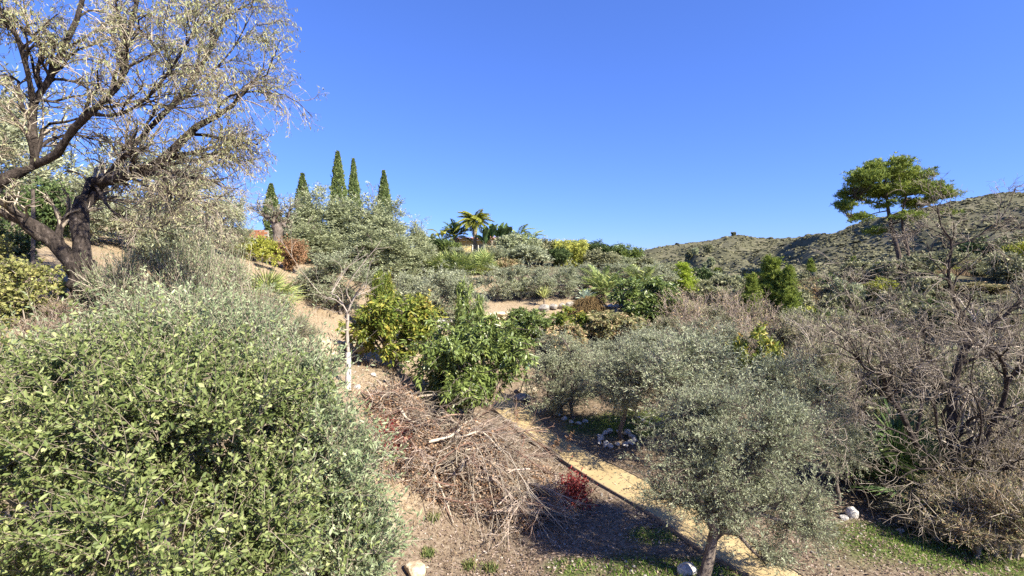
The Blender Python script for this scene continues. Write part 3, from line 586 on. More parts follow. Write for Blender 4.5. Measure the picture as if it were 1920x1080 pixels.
# ------------------------------------------------------------------ whitewashed sapling
def sapling():
    b = hit(652, 727); Y = b[1]; k = lambda u, v, dy=0: at(u, v, Y + dy)
    r = thing('whitewashed_fruit_tree', 'slender bare fruit tree with a whitewashed trunk on the slope', 'tree', b)
    G = Geo(); G.add(*tube(resample([b - [0, 0, .15], k(653, 690), k(653, 660)], 8)[None] - b, taper(1, 8, 0.058, 0.05), 10)); G.obj('painted_trunk', M['whitewash'], r, True)
    limbs = [([k(653, 660), k(651, 625), k(652, 585)], 0.05, 0.042), ([k(652, 588), k(648, 580), k(632, 555), k(622, 548, .1), k(645, 507, .1), k(690, 475, .1)], 0.03, 0.006), ([k(652, 588), k(658, 570), k(672, 545), k(675, 543, -.2)], 0.035, 0.016),
             ([k(622, 548), k(640, 520, .3), k(654, 500, .3), k(684, 462, .3)], 0.014, 0.004), ([k(660, 570), k(650, 540, -.2), k(680, 495, -.2), k(705, 465, -.2), k(716, 448, -.2)], 0.02, 0.005), ([k(668, 555), k(690, 545, .3), k(720, 530, .3)], 0.014, 0.004),
             ([k(645, 575), k(625, 560, -.3), k(602, 552, -.3), k(560, 500, -.5), k(520, 440, -.7)], 0.014, 0.004), ([k(645, 580), k(630, 585, .3), k(600, 575, .3)], 0.012, 0.004), ([k(670, 552), k(684, 540, .2), k(690, 510, .2), k(700, 480, .2)], 0.01, 0.003), ([k(625, 555), k(605, 570, .2), k(585, 590, .2)], 0.012, 0.004)]
    g, wd, tw, A = limb_tree(71, limbs, None, b, [(4, 0.4, 0.7, 5, 0.15, 0.06, 0.15, 0.6, 0.0026, 0.0, 1), (3, 0.5, 0.7, 4, 0.1, 0.05, 0.08, 0.3, 0.0018, 0, 1)], 'bark')
    wd.obj('branches', M['pale_bark'], r, True); tw.obj('twigs', M['twig'], r, kind='stuff')
    V, Ft, tt = leaves(g, A[1], 1, 0.07, 0.035, 0.5, 0.3, tmin=0.6); n = len(tt) // 4; keep = g.random(n) < 0.12
    fm = np.repeat(keep, 4); V = V[fm]; kk = np.arange(keep.sum())[:, None] * 4
    G = Geo(); G.add(V, None, np.concatenate([kk + [0, 1, 2], kk + [0, 2, 3]]), tt[fm]); G.obj('leaves', M['yellow'], r, kind='stuff')
sapling()

# ------------------------------------------------------------------ bare almond (right)
k9 = lambda l: PX(l)
BB = foot(1800, 9.0)
bare = [(PX([(1800, 985, 9.0), (1790, 900, 9.0), (1782, 830, 9.0), (1786, 760, 9.0), (1792, 700, 9.0), (1812, 650, 9.0), (1826, 612, 9.0)]), 0.13, 0.075),
        (PX([(1826, 615, 9.0), (1800, 585, 9.0), (1784, 545, 9.0), (1778, 505, 9.0), (1785, 455, 9.0), (1765, 425, 9.0), (1758, 385, 9.0)]), 0.065, 0.012),
        (PX([(1826, 615, 9.0), (1862, 606, 8.8), (1893, 582, 8.7), (1930, 540, 8.6)]), 0.055, 0.015),
        (PX([(1783, 460, 9.0), (1830, 445, 8.9), (1880, 405, 8.8), (1905, 350, 8.8)]), 0.028, 0.006),
        (PX([(1795, 990, 8.9), (1745, 880, 8.8), (1715, 830, 8.7), (1690, 775, 8.6), (1662, 735, 8.5), (1655, 700, 8.4), (1628, 695, 8.3), (1590, 655, 8.2), (1545, 640, 8.1)]), 0.10, 0.012),
        (PX([(1628, 697, 8.3), (1612, 720, 8.2), (1592, 765, 8.1)]), 0.02, 0.006),
        (PX([(1690, 775, 8.6), (1670, 700, 8.8), (1640, 640, 9.0), (1600, 580, 9.2), (1590, 545, 9.2)]), 0.035, 0.006),
        (PX([(1715, 830, 8.7), (1728, 760, 8.6), (1725, 690, 8.6), (1735, 640, 8.6), (1720, 590, 8.6)]), 0.045, 0.008),
        (PX([(1820, 985, 9.0), (1845, 830, 8.7), (1875, 770, 8.6), (1888, 720, 8.5), (1876, 670, 8.4), (1850, 650, 8.3), (1800, 640, 8.2)]), 0.09, 0.02),
        (PX([(1786, 760, 9.0), (1760, 700, 8.7), (1740, 660, 8.5), (1750, 600, 8.5)]), 0.035, 0.007),
        (PX([(1888, 720, 8.5), (1920, 680, 8.4), (1960, 640, 8.4)]), 0.05, 0.01),
        (PX([(1786, 530, 9.0), (1740, 512, 9.2), (1700, 525, 9.3), (1660, 560, 9.3)]), 0.022, 0.005),
        (PX([(1770, 440, 9.0), (1730, 425, 9.2), (1700, 440, 9.2)]), 0.016, 0.004),
        (PX([(1860, 830, 8.7), (1900, 800, 8.4), (1950, 790, 8.2)]), 0.04, 0.01),
        (PX([(1790, 930, 8.9), (1730, 840, 8.3), (1660, 800, 8.0), (1600, 790, 7.8), (1560, 810, 7.7)]), 0.035, 0.006), (PX([(1790, 900, 8.9), (1760, 820, 8.2), (1750, 760, 7.9), (1710, 700, 7.8), (1680, 640, 7.8)]), 0.035, 0.006),
        (PX([(1800, 940, 8.9), (1830, 850, 8.2), (1840, 780, 7.8), (1820, 720, 7.6), (1830, 660, 7.5)]), 0.035, 0.006), (PX([(1810, 950, 8.9), (1870, 890, 8.0), (1920, 860, 7.6), (1970, 870, 7.4)]), 0.035, 0.006), (PX([(1800, 960, 8.9), (1770, 890, 8.0), (1720, 880, 7.7), (1680, 900, 7.6)]), 0.03, 0.006)]
g, wd, tw, AP = limb_tree(81, bare, None, BB, [(12, 0.5, 0.8, 7, 0.12, 0.09, 0.35, 1.0, 0.004, 0.0, 1), (7, 0.55, 0.8, 5, 0.05, 0.08, 0.2, 0.65, 0.0032, 0.05, 1), (3, 0.6, 0.75, 4, 0.0, 0.06, 0.12, 0.35, 0.0022, 0.08, 1)], 'dark_bark')
BT = thing('bare_almond_tree', 'tangled leafless almond tree with dark crooked trunks at the right edge', 'tree', BB)
wd.obj('trunk', M['dark_bark'], BT, True); tw.obj('twigs', M['twig'], BT, kind='stuff')

# ------------------------------------------------------------------ olive trees
near = Geo
def near_olive():
    b = foot(1316, 6.35)
    r = thing('olive_tree', 'nearest olive tree, large round grey-green crown over the sandy path', 'tree', b)
    L0 = [PLb(1380, 830, 6.6, 130, 120), PLb(1290, 880, 6.5, 95, 100), PLb(1465, 850, 6.7, 90, 120), PLb(1400, 775, 6.8, 100, 65), PLb(1490, 960, 6.5, 85, 80), PLb(1262, 810, 6.7, 70, 75), PLb(1430, 985, 6.3, 85, 60), PLb(1515, 830, 6.8, 55, 70), PLb(1320, 790, 6.8, 80, 65), PLb(1255, 930, 6.4, 70, 55), PLb(1520, 1010, 6.3, 60, 45), PLb(1215, 870, 6.6, 45, 70), PLb(1365, 930, 6.3, 75, 55), PLb(1470, 1030, 6.2, 75, 45), PLb(1310, 960, 6.2, 45, 35)]
    L = [(l[0] - b[0], l[1] - b[1], l[2] - b[2], *l[3:]) for l in L0]
    w, l = crown_geo(91, L, fork=0.75, r0=0.085, stems=1, n_limb=20, n_br=620, n_tw=12, tw=0.24, per=10, leaf=(0.046, 0.0105), up=0.4, tips=170, ca=0.7, twr=0.002, lo=0.35, lean=(0.12, 0))
    w.obj('trunk', M['bark'], r, True); l.obj('crown', M['olive'], r, kind='stuff')
near_olive()
ol = [(1290, 622, 260, 10.8, 'olive tree with wide crown just behind the nearest olive tree', 1, 0.4), (1175, 640, 170, 11.6, 'olive tree standing in a ring of white stones beside the path', 2, 1.2),
      (1052, 628, 150, 13.4, 'bushy olive at the head of the path, leaves down to the ground', 3, 0.2), (1480, 665, 160, 10.4, 'olive tree crowded behind the right side of the nearest olive', 1, 2.2), (1585, 760, 120, 8.8, 'olive tree between the nearest olive and the bare almond', 2, 3.0),
      (1215, 615, 150, 14.5, 'olive tree behind the one in the stone ring', 1, 4.0), (1350, 600, 170, 15.5, 'olive tree on the slope in front of the bare bushes', 2, 5.0), (1130, 640, 120, 14.8, 'small olive between the bushy olive and the stone ring', 1, 0.9)]
for u, vt, w, Y, lab, sd, rz in ol:
    put('olive_tree', p_olive(100 + sd, (0.062, 0.0145), 150, 12, 11, 1 if sd == 3 else 0), u, vt, w, Y, lab, 'tree', 'olive trees along the path', rz)
ol2 = [(632, 470, 150, 17, 'round olive bush behind the whitewashed sapling', 1), (585, 500, 90, 17.5, 'small olive bush left of the round olive behind the sapling', 2), (820, 502, 130, 18.0, 'grey olive bush above the yellowing fruit tree', 2), (760, 512, 90, 18.5, 'olive bush between the yellowing tree and the tall grey shrubs', 1), (870, 520, 80, 17.5, 'olive bush partly hidden by the dark green citrus', 2),
       (932, 499, 74, 22.5, 'first olive from the left in the terrace row', 1), (978, 494, 72, 22.7, 'second olive of the terrace row', 2), (1016, 499, 72, 22.5, 'third olive of the terrace row, above the yucca', 1), (1060, 496, 74, 22.8, 'fourth olive of the terrace row', 2), (1100, 494, 66, 24.6, 'olive behind the blue agave on the terrace', 1), (1165, 492, 90, 26.5, 'olive behind the date palm on the terrace', 2), (1225, 494, 90, 27.5, 'olive at the right end of the terrace row', 1),
       (865, 462, 76, 30, 'grey olive in front of the yellow house', 1), (918, 458, 64, 30.5, 'pale olive right of the yellow house', 2), (850, 498, 90, 24.5, 'olive at the left end of the terrace row behind the citrus', 2), (790, 520, 70, 21, 'olive bush under the tall grey shrubs', 1)]
for u, vt, w, Y, lab, sd in ol2:
    put('olive_tree', p_olive(110 + sd, (0.11, 0.026), 95, 11, 9, 1), u, vt, w, Y, lab, 'tree', 'olives on the terraces', u * 0.7)

back = [(20, 150, 260, 11.5, 'pale grey-green olive behind the leaning almond at the left edge', 1), (255, 262, 230, 13, 'olive tree seen through the almond twigs in the middle', 2), (365, 305, 170, 14.5, 'olive tree seen through the right side of the almond twigs', 1), (425, 365, 90, 17, 'small olive at the edge of the almond twigs above the lime shrub', 2), (-120, 120, 260, 12, 'olive tree behind the almond cut by the left edge', 2), (160, 330, 150, 12, 'low olive behind the forked almond trunk', 1), (330, 385, 150, 12.5, 'low olive bush behind the wild olive shrub', 2), (455, 425, 60, 19, 'small grey bush left of the lime shrub', 1)]
for u, vt, w, Y, lab, sd in back:
    put('olive_tree', p_olive(110 + sd, (0.11, 0.026), 95, 11, 9, 1), u, vt, w, Y, lab, 'tree', 'olives on the terraces', u * 0.7)
put('dark_bush', p_far('backdark', 131, 'dark', (0.1, 0.05), (2.0, 1.6), 90, 10, 9, 0.2, 0.3), 95, 345, 110, 9.8, 'dark evergreen bush behind the forked almond trunk', 'shrub')
# ------------------------------------------------------------------ broadleaf fruit trees
def broad(seed, leaf, n_br, n_tw, per, lmat, dims, droop=0.45, fork=0.22):
    return p_far('broad' + lmat + str(dims), seed, lmat, leaf, dims, n_br, n_tw, per, fork, 0.25, droop, 'bark', 1, 0.22, 0, 0.55, 0.9, 0.45)
put('fruit_tree', broad(201, (0.115, 0.036), 170, 9, 10, 'green', (2.7, 2.7)), 880, 598, 215, 10.8, 'glossy green fruit tree with drooping leaves behind the heap of cut branches', 'tree', None, 0.3)
put('fruit_tree', broad(202, (0.115, 0.036), 90, 9, 9, 'green', (1.8, 2.4)), 882, 535, 70, 14.6, 'narrow dark green fruit tree rising behind the glossy fruit tree', 'tree')
put('fruit_tree', broad(203, (0.12, 0.045), 150, 8, 9, 'yellow', (2.6, 2.3)), 742, 556, 160, 12.3, 'fruit tree with yellowing and orange leaves behind the whitewashed sapling', 'tree')
put('fruit_tree', broad(203, (0.12, 0.045), 150, 8, 9, 'yellow', (2.6, 2.3)), 715, 512, 45, 16.0, 'small yellow-leaved tree above the yellowing fruit tree', 'tree')
put('fruit_tree', broad(204, (0.14, 0.045), 90, 9, 8, 'green', (2.4, 2.2)), 988, 580, 105, 17.0, 'dark green leafy bush below the sandy bank', 'shrub')
put('fruit_tree', broad(205, (0.15, 0.05), 90, 9, 8, 'brown', (2.4, 2.0)), 1140, 584, 115, 18.0, 'brownish leafy bush below the brown grass mound', 'shrub')
put('fruit_tree', broad(206, (0.15, 0.05), 80, 9, 8, 'yellow', (2.2, 1.9)), 1066, 578, 90, 17.8, 'yellow-green bush between the dark green and the brownish bush', 'shrub')
put('fruit_tree', broad(205, (0.15, 0.05), 90, 9, 8, 'brown', (2.4, 2.0)), 1060, 608, 85, 16.2, 'small brown-tinged bush above the bushy olive', 'shrub', None, 2.0)
for u, vt, w, Y, lab in [(1345, 575, 90, 19.0, 'grey-green bush among the pinkish bare bushes'), (1480, 590, 110, 17.0, 'grey-green bush at the foot of the right dark young pine'), (1258, 595, 80, 17.2, 'grey-green bush above the low yellowish shrub'), (1560, 640, 110, 13.0, 'grey-green bush left of the bare almond branches'), (1670, 640, 120, 14.0, 'grey-green bush behind the leftmost trunk of the bare almond'), (1800, 660, 130, 12.5, 'grey-green bush seen through the middle of the bare almond'), (1900, 690, 130, 11.0, 'grey-green bush at the right edge behind the bare almond'), (1760, 760, 110, 10.6, 'grey-green bush behind the fan palm and bare almond')]:
    put('wild_shrub', p_far('wildmid', 515, 'scrub', (0.08, 0.022), (2.4, 2.0), 110, 11, 9, 0.25, 0.4, 0.0, 'twig', 3, 0.32), u, vt, w, Y, lab, 'shrub', None, u)
put('garden_shrub', broad(206, (0.15, 0.05), 80, 9, 8, 'yellow', (2.2, 1.9)), 790, 560, 70, 15.5, 'yellow-green bush between the yellowing tree and the narrow dark fruit tree', 'shrub', None, 0.9)
put('garden_shrub', broad(204, (0.14, 0.045), 90, 9, 8, 'green', (2.4, 2.2)), 1200, 522, 125, 20.3, 'large bright green shrub right of the date palm', 'shrub', None, 1.0)
put('garden_shrub', broad(204, (0.14, 0.045), 90, 9, 8, 'green', (2.4, 2.2)), 1245, 538, 95, 20.0, 'green shrub at the edge of the bare bushes', 'shrub', None, 2.5)
put('garden_shrub', broad(206, (0.15, 0.05), 80, 9, 8, 'yellow', (2.2, 1.9)), 1208, 605, 50, 18.2, 'low yellowish shrub at the foot of the bare bushes', 'shrub', None, 1.7)
put('garden_shrub', broad(206, (0.15, 0.05), 80, 9, 8, 'yellow', (2.2, 1.9)), 1425, 618, 110, 13.5, 'loose yellowish shrub among the bare bushes behind the olives', 'shrub', None, 2.9)

for u, vt, w, Y, lab in [(240, 470, 130, 6.4, 'loose wispy grey-green shrub right of the leaning trunk'), (345, 455, 140, 6.8, 'tall wispy grey-green shrub below the almond twigs'), (440, 480, 120, 7.6, 'wispy grey-green shrub in front of the slope right of the almond'), (505, 545, 90, 9.5, 'small wispy shrub on the ochre slope'), (560, 590, 70, 11.0, 'low wispy shrub on the ochre slope left of the whitewashed sapling'), (400, 470, 110, 10.0, 'wispy shrub on the slope behind the tall wispy one')]:
    put('wispy_shrub', p_far('wispy', 141, 'wild', (0.055, 0.016), (2.0, 2.0), 95, 10, 8, 0.3, 0.7, 0.0, 'twig', 6, 0.42, 0, 0.7, 0.6, 0.3), u, vt, w, Y, lab, 'shrub', None, u)

# ------------------------------------------------------------------ tall grey shrubs and cypresses
tall = [(572, 368, 100, 27), (607, 352, 95, 27.5), (650, 372, 110, 27), (690, 370, 105, 27), (740, 378, 110, 26.5), (775, 415, 80, 26), (600, 420, 130, 25), (680, 425, 130, 24.5), (745, 435, 120, 24.5), (548, 405, 70, 27.5), (795, 440, 60, 26)]
names = ['tall grey-green conical shrub under the second cypress', 'pointed grey-green shrub left of the tallest cypress', 'grey-green shrub at the foot of the tallest cypress', 'grey-green shrub at the foot of the third tall cypress', 'grey-green shrub below the right-hand cypress', 'grey-green shrub stepping down right of the cypresses', 'broad grey shrub in front of the pointed shrubs', 'broad grey shrub in the middle of the cypress mound', 'broad grey shrub at the right of the cypress mound', 'grey shrub beside the old olive trunk', 'lowest grey shrub at the right end of the cypress mound']
for k, ((u, vt, w, Y), lab) in enumerate(zip(tall, names)):
    P = p_far('tall%d' % (k % 3), 300 + k % 3, 'silver', (0.11, 0.03), (2.6, 4.2), 150, 12, 10, 0.4, 0.75, 0.0, 'bark', 3, 0.42, 1 if k < 6 else 0, 0.75, 0.5, 0.35)
    put('tall_shrub', P, u, vt, w, Y, lab, 'shrub', 'tall grey shrubs under the cypresses', k * 1.3)
def p_cypress(v=0):
    def f():
        g = rng(401 + v); n = 2600; z = g.uniform(0.0, 1, n) ** 0.85; a = g.uniform(0, 2 * math.pi, n); Hh = 9.0
        prof = 0.62 * np.clip((1 - z) * 2.0, 0, 1) ** 0.8 * np.clip(0.55 + z * 1.6, 0, 1) * (0.66 + 0.62 * vn(a * 1.6 + 3, z * (13 + 3 * v), 4 + v)); rr = prof * np.sqrt(g.uniform(0.35, 1.0, n)) * np.where(g.random(n) < 0.04, 1.25, 1.0)
        S = np.stack([np.cos(a) * rr, np.sin(a) * rr, 0.4 + z * (Hh - 0.6)], 1)
        d = nrm(np.stack([np.cos(a) * 0.32, np.sin(a) * 0.32, np.ones(n)], 1) * np.stack([1 - 0.6 * z, 1 - 0.6 * z, np.ones(n)], 1) + g.normal(size=(n, 3)) * 0.13); L = (0.55 * g.uniform(0.6, 1.3, n) * (0.45 + 0.55 * (1 - z)))[:, None]
        P = bez(S, d * L * 0.5, S + d * L, 3); lf = Geo(); V, Ft, tt = leaves(g, P, 10, 0.15, 0.06, 0.86, 0.0, upn=0.0); lf.add(V, None, Ft, tt)
        w = Geo(); w.add(*tube(resample([(0, 0, -.2), (0.02, 0, 3), (0, 0, 8.8)], 8)[None], taper(1, 8, 0.14, 0.01), 8))
        return tree_parts(w, lf, M['bark'], M['cypress']), 1.5, 9.0
    return proto(('cypress', v), f)
cy = [(512, 345, 32, 31, 'leftmost small cypress beside the old olive trunk'), (571, 326, 34, 33, 'second cypress from the left, its top above grey shrubs'), (637, 285, 33, 33, 'tallest cypress of the row'), (666, 299, 26, 34, 'slim cypress just right of the tallest one'), (722, 321, 32, 33, 'rightmost cypress of the row')]
for k, (u, vt, w, Y, lab) in enumerate(cy): put('cypress_tree', p_cypress(k % 3), u, vt, w, Y, lab, 'tree', 'row of cypress trees on the rise', k * 1.1)

# ------------------------------------------------------------------ palms, agaves, banana
def frond_mesh(key, L, mat, arch=0.5, nl=30, ll=0.4, lw=0.03, vdrop=0.2, seed=1, base=0.18):
    """feather frond along +Y rising then arching"""
    def f():
        g = rng(seed); K = 10; t = np.linspace(0, 1, K)
        P = np.stack([0 * t, L * (t - 0.12 * arch * t ** 2), L * (0.45 * t - arch * t ** 2.2)], 1)[None]
        G = Geo(); G.add(*tube(P, taper(1, K, 0.022 * max(1, L / 1.6), 0.006), 4))
        n = nl; tt = np.repeat(np.linspace(base, 0.99, n), 2); sd = np.tile([1, -1], n); S, D = on_curve(P, tt, np.zeros(2 * n, int))
        d = nrm(D * 0.75 + np.stack([sd, 0 * sd, 0 * sd], 1) * 0.9 + np.array([0, 0, 0.25 - vdrop]) + g.normal(size=(2 * n, 3)) * 0.07)
        s = nrm(np.cross(d, np.array([0, 0, 1.0]) + g.normal(size=(2 * n, 3)) * 0.5)); nn = np.cross(s, d)
        l = (ll * np.sin(np.clip(tt * 0.9 + 0.15, 0, 1) * math.pi) ** 0.5 * g.uniform(0.85, 1.1, 2 * n))[:, None]
        V, Ft, q = leaf_geo(S, d, s, nn, l, np.full((2 * n, 1), lw * 0.5), 0.2, np.clip(g.normal(0.5, 0.2, 2 * n), 0, 1)); G.add(V, None, Ft, q)
        return G.mesh('frond', M[mat])
    return proto(('frond', key), f)
def palm(name, label, b, th, tr, fr, nf, seed, up=(0.2, 1.2), cat='palm tree', group=None):
    r = thing(name, label, cat, b, group); g = rng(seed)
    if th > 0.02:
        K = 12; z = np.linspace(-0.2, th, K); P = np.stack([0.02 * th * np.sin(z), 0 * z, z], 1)[None]; G = Geo(); rr = tr * (1 + 0.08 * np.cos(np.arange(K) * math.pi)); rr[-1] *= 1.25; G.add(*tube(P, rr[None], 10)); G.obj('trunk', M['palm_trunk'], r, True)
    for k in range(nf):
        a = k * 2.399 + g.uniform(-0.2, 0.2); e = g.uniform(*up) * (1 - 0.75 * (k / nf)) if False else up[0] + (up[1] - up[0]) * ((k + 0.5) / nf) + g.uniform(-0.1, 0.1)
        o = ob('frond', fr, r, loc=(0, 0, th), rot=Euler((e, g.uniform(-0.3, 0.3), a), 'XYZ'), scale=[g.uniform(0.85, 1.1)] * 3)
    return r
D1 = frond_mesh('date', 1.75, 'palm', 0.42, 38, 0.42, 0.035)
palm('date_palm', 'young date palm with arching fronds at the edge of the terrace', hit(1133, 563), 0.3, 0.11, D1, 26, 1, (-0.35, 1.05))
palm('date_palm', 'pale young palm right of the date palm, half hidden by green shrub', foot(1205, 25.5), 0.35, 0.11, D1, 24, 2, (-0.35, 1.05))
palm('date_palm', 'small drooping palm between terrace olives', foot(975, 23.2), 0.2, 0.07, frond_mesh('small', 1.1, 'palm', 0.5, 26, 0.3, 0.03, seed=3), 14, 3, (-0.3, 1.0))
Qf = frond_mesh('queen', 1.6, 'lime', 1.05, 60, 0.5, 0.04, 1.0, 4)
def palm_top(u, vt, Y, hfr): b = foot(u, Y); return b, at(u, vt, Y)[2] - b[2] - hfr
b, th = palm_top(890, 396, 37, 0.9); palm('queen_palm', 'tall feathery palm rising above the yellow house', b, th, 0.14, Qf, 28, 5, (-0.3, 1.35))
Kf = frond_mesh('dark', 1.6, 'palm_dark', 0.45, 34, 0.45, 0.05, 0.1, 6)
b, th = palm_top(853, 424, 38, 0.9); palm('date_palm', 'dark green palm left of the tall feathery palm', b, th, 0.15, Kf, 24, 6, (-0.4, 1.2))
b, th = palm_top(972, 427, 38, 0.8); palm('queen_palm', 'small feathery palm behind the grey shrubs on the rise', b, th, 0.12, frond_mesh('q2', 1.7, 'palm', 0.9, 36, 0.45, 0.045, 0.6, 7), 13, 7, (-0.4, 1.1))
b, th = palm_top(996, 434, 39, 0.7); palm('queen_palm', 'smaller feathery palm at the right of the rise', b, th, 0.12, frond_mesh('q2', 1.7, 'palm', 0.9, 36, 0.45, 0.045, 0.6, 7), 11, 8, (-0.4, 1.1))
b, th = palm_top(828, 432, 37, 0.9)
def paddle_mesh(key, L, W, mat, arch, seed):
    def f():
        K = 9; t = np.linspace(0, 1, K); P = np.stack([0 * t, L * t * 0.8, L * (0.75 * t - arch * t ** 2.3)], 1); w = W * 0.5 * np.clip(np.sin(np.clip((t - 0.22) / 0.78, 0, 1) * math.pi) ** 0.6, 0.02, 1)
        s = np.array([1.0, 0, 0]); V = np.concatenate([P - s * w[:, None] + [0, 0, 1] * (w * 0.35)[:, None], P, P + s * w[:, None] + [0, 0, 1] * (w * 0.35)[:, None]]); i = np.arange(K - 1)
        q = np.concatenate([np.stack([i, i + 1, i + 1 + K, i + K], 1), np.stack([i + K, i + K + 1, i + 1 + 2 * K, i + 2 * K], 1)])
        return mk('leaf', V, [q], M[mat], tint=np.tile(np.linspace(0.3, 0.8, K), 3), data_only=True)
    return proto(('paddle', key), f)
def rosette(name, label, b, me, n, seed, up, z=0.0, cat='plant', group=None, sc=(0.85, 1.1), part='leaf', trunk=None):
    r = thing(name, label, cat, b, group); g = rng(seed)
    if trunk: G = Geo(); G.add(*tube(resample([(0, 0, -.15), (0.02, 0, z / 2), (0, 0, z)], 6)[None], taper(1, 6, trunk, trunk * 0.8), 8)); G.obj('trunk', M['palm_trunk'], r, True)
    for k in range(n):
        e = up[0] + (up[1] - up[0]) * (k + 0.5) / n + g.uniform(-0.1, 0.1); ob(part, me, r, loc=(0, 0, z), rot=Euler((e, g.uniform(-0.2, 0.2), k * 2.399 + g.uniform(-.3, .3)), 'XYZ'), scale=[g.uniform(*sc)] * 3)
    return r
BanM = paddle_mesh('banana', 1.9, 0.42, 'lime', 0.75, 1); StrM = paddle_mesh('strel', 1.6, 0.36, 'palm_dark', 0.35, 2)
rosette('banana_plant', 'pale yellow-green banana plant left of the dark palm', b, BanM, 9, 11, (-0.2, 0.9), th, trunk=0.13)
for k, (u, vt, Y, lab) in enumerate([(922, 421, 36, 'dark paddle-leaved plant right of the tall feathery palm'), (938, 424, 36.5, 'second dark paddle-leaved plant on the rise'), (951, 426, 37, 'rightmost dark paddle-leaved plant on the rise'), (910, 432, 36, 'lowest dark paddle-leaved plant beside the yellow house')]):
    b, th = palm_top(u, vt, Y, 1.2); rosette('bird_of_paradise', lab, b, StrM, 13, 20 + k, (0.1, 1.1), th, group='paddle-leaved plants by the house', trunk=0.12)
def blade_mesh(key, L, W, mat, curve=0.25, tl=0.5):
    def f():
        K = 6; t = np.linspace(0, 1, K); P = np.stack([0 * t, L * t * 0.75, L * (0.65 * t - curve * t * t)], 1); w = W * 0.5 * (1 - t ** 2.2) * (0.75 + 0.5 * np.sin(t * math.pi)); w[-1] = 0.003
        up = np.array([0, 0, 1.0]); s = np.array([1.0, 0, 0]); V = np.concatenate([P - s * w[:, None] + up * (w * 0.4)[:, None], P - up * (w * 0.25)[:, None], P + s * w[:, None] + up * (w * 0.4)[:, None]]); i = np.arange(K - 1)
        q = np.concatenate([np.stack([i, i + 1, i + 1 + K, i + K], 1), np.stack([i + K, i + K + 1, i + 1 + 2 * K, i + 2 * K], 1)])
        return mk('leaf', V, [q], M[mat], tint=np.full(3 * K, tl), data_only=True)
    return proto(('blade', key), f)
AgM = blade_mesh('agave', 0.95, 0.17, 'agave', 0.3); YuM = blade_mesh('yucca', 0.62, 0.06, 'palm', 0.1, 0.8); VaM = blade_mesh('var', 0.7, 0.16, 'cream', 0.4, 0.8); CrM = blade_mesh('crass', 0.45, 0.05, 'agave', 0.1, 0.9)
rosette('agave', 'large blue-grey agave on the terrace edge', hit(1098, 566), AgM, 18, 31, (-0.25, 0.85))
rosette('agave', 'smaller blue-grey agave right of the date palm', foot(1168, 23.5), AgM, 14, 32, (-0.1, 0.9), sc=(0.7, 0.95))
rosette('yucca', 'spiky green yucca at the edge of the sandy bank', hit(1020, 574), YuM, 34, 33, (-0.3, 1.1), 0.35, trunk=0.05)
rosette('yucca', 'small yellow-green spiky plant at the foot of the date palm', hit(1133, 570), YuM, 18, 34, (0.0, 1.1), 0.02, sc=(0.5, 0.7))
for k, (u, Y, dz, lab) in enumerate([(808, 27, 0.55, 'cream-white variegated plant on the rise, upper of two'), (818, 26.6, 0.1, 'cream-white variegated plant on the rise, lower of two')]):
    rosette('variegated_plant', lab, foot(u, Y), VaM, 22, 40 + k, (-0.6, 1.1), 0.75 + dz, group='variegated plants on the rise', trunk=0.06)
FanM = proto('fan', lambda: None)
def fan_mesh(mat, seed, Lp=0.55, Lb=0.5, nb=16):
    g = rng(seed); G = Geo(); t = np.linspace(0, 1, 5); P = np.stack([0 * t, Lp * t * 0.8, Lp * (0.6 * t - 0.1 * t * t)], 1)[None]; G.add(*tube(P, taper(1, 5, 0.008, 0.005), 4))
    a = np.linspace(-1.7, 1.7, nb); d = nrm(np.stack([np.sin(a), np.cos(a) * 0.9, 0.35 * np.cos(a) - 0.15 * np.abs(a)], 1)); S = np.repeat(P[:, -1], nb, 0); nn = np.tile([[0, -0.3, 1.0]], (nb, 1)); s = nrm(np.cross(d, nn)); nn = np.cross(s, d)
    V, Ft, q = leaf_geo(S, d, s, nn, (Lb * g.uniform(0.85, 1.1, nb))[:, None], np.full((nb, 1), 0.018), 0.4, g.uniform(0.3, 0.8, nb)); G.add(V, None, Ft, q); return G.mesh('fan_leaf', M[mat])
FM = fan_mesh('palm', 3); FD = fan_mesh('palm_dark', 4, 0.7, 0.55)
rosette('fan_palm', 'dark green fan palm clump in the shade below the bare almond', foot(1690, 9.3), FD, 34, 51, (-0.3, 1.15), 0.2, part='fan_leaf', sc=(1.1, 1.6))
rosette('fan_palm', 'pale green fan palm on the slope beside the russet hedge', foot(498, 13.5), FM, 22, 52, (-0.2, 1.2), 0.1, part='fan_leaf', sc=(1.0, 1.4))
for k, (u, Y, lab) in enumerate([(835, 25.5, 'yellow-green fan palm below the variegated plants'), (862, 25.2, 'bright fan palm above the terrace olives'), (905, 25.4, 'yellow-green fan palm below the pale olive by the house')]):
    rosette('fan_palm', lab, foot(u, Y), FM, 26, 53 + k, (-0.4, 1.2), 0.5, part='fan_leaf', sc=(1.1, 1.6), group='fan palms on the rise', trunk=0.08)

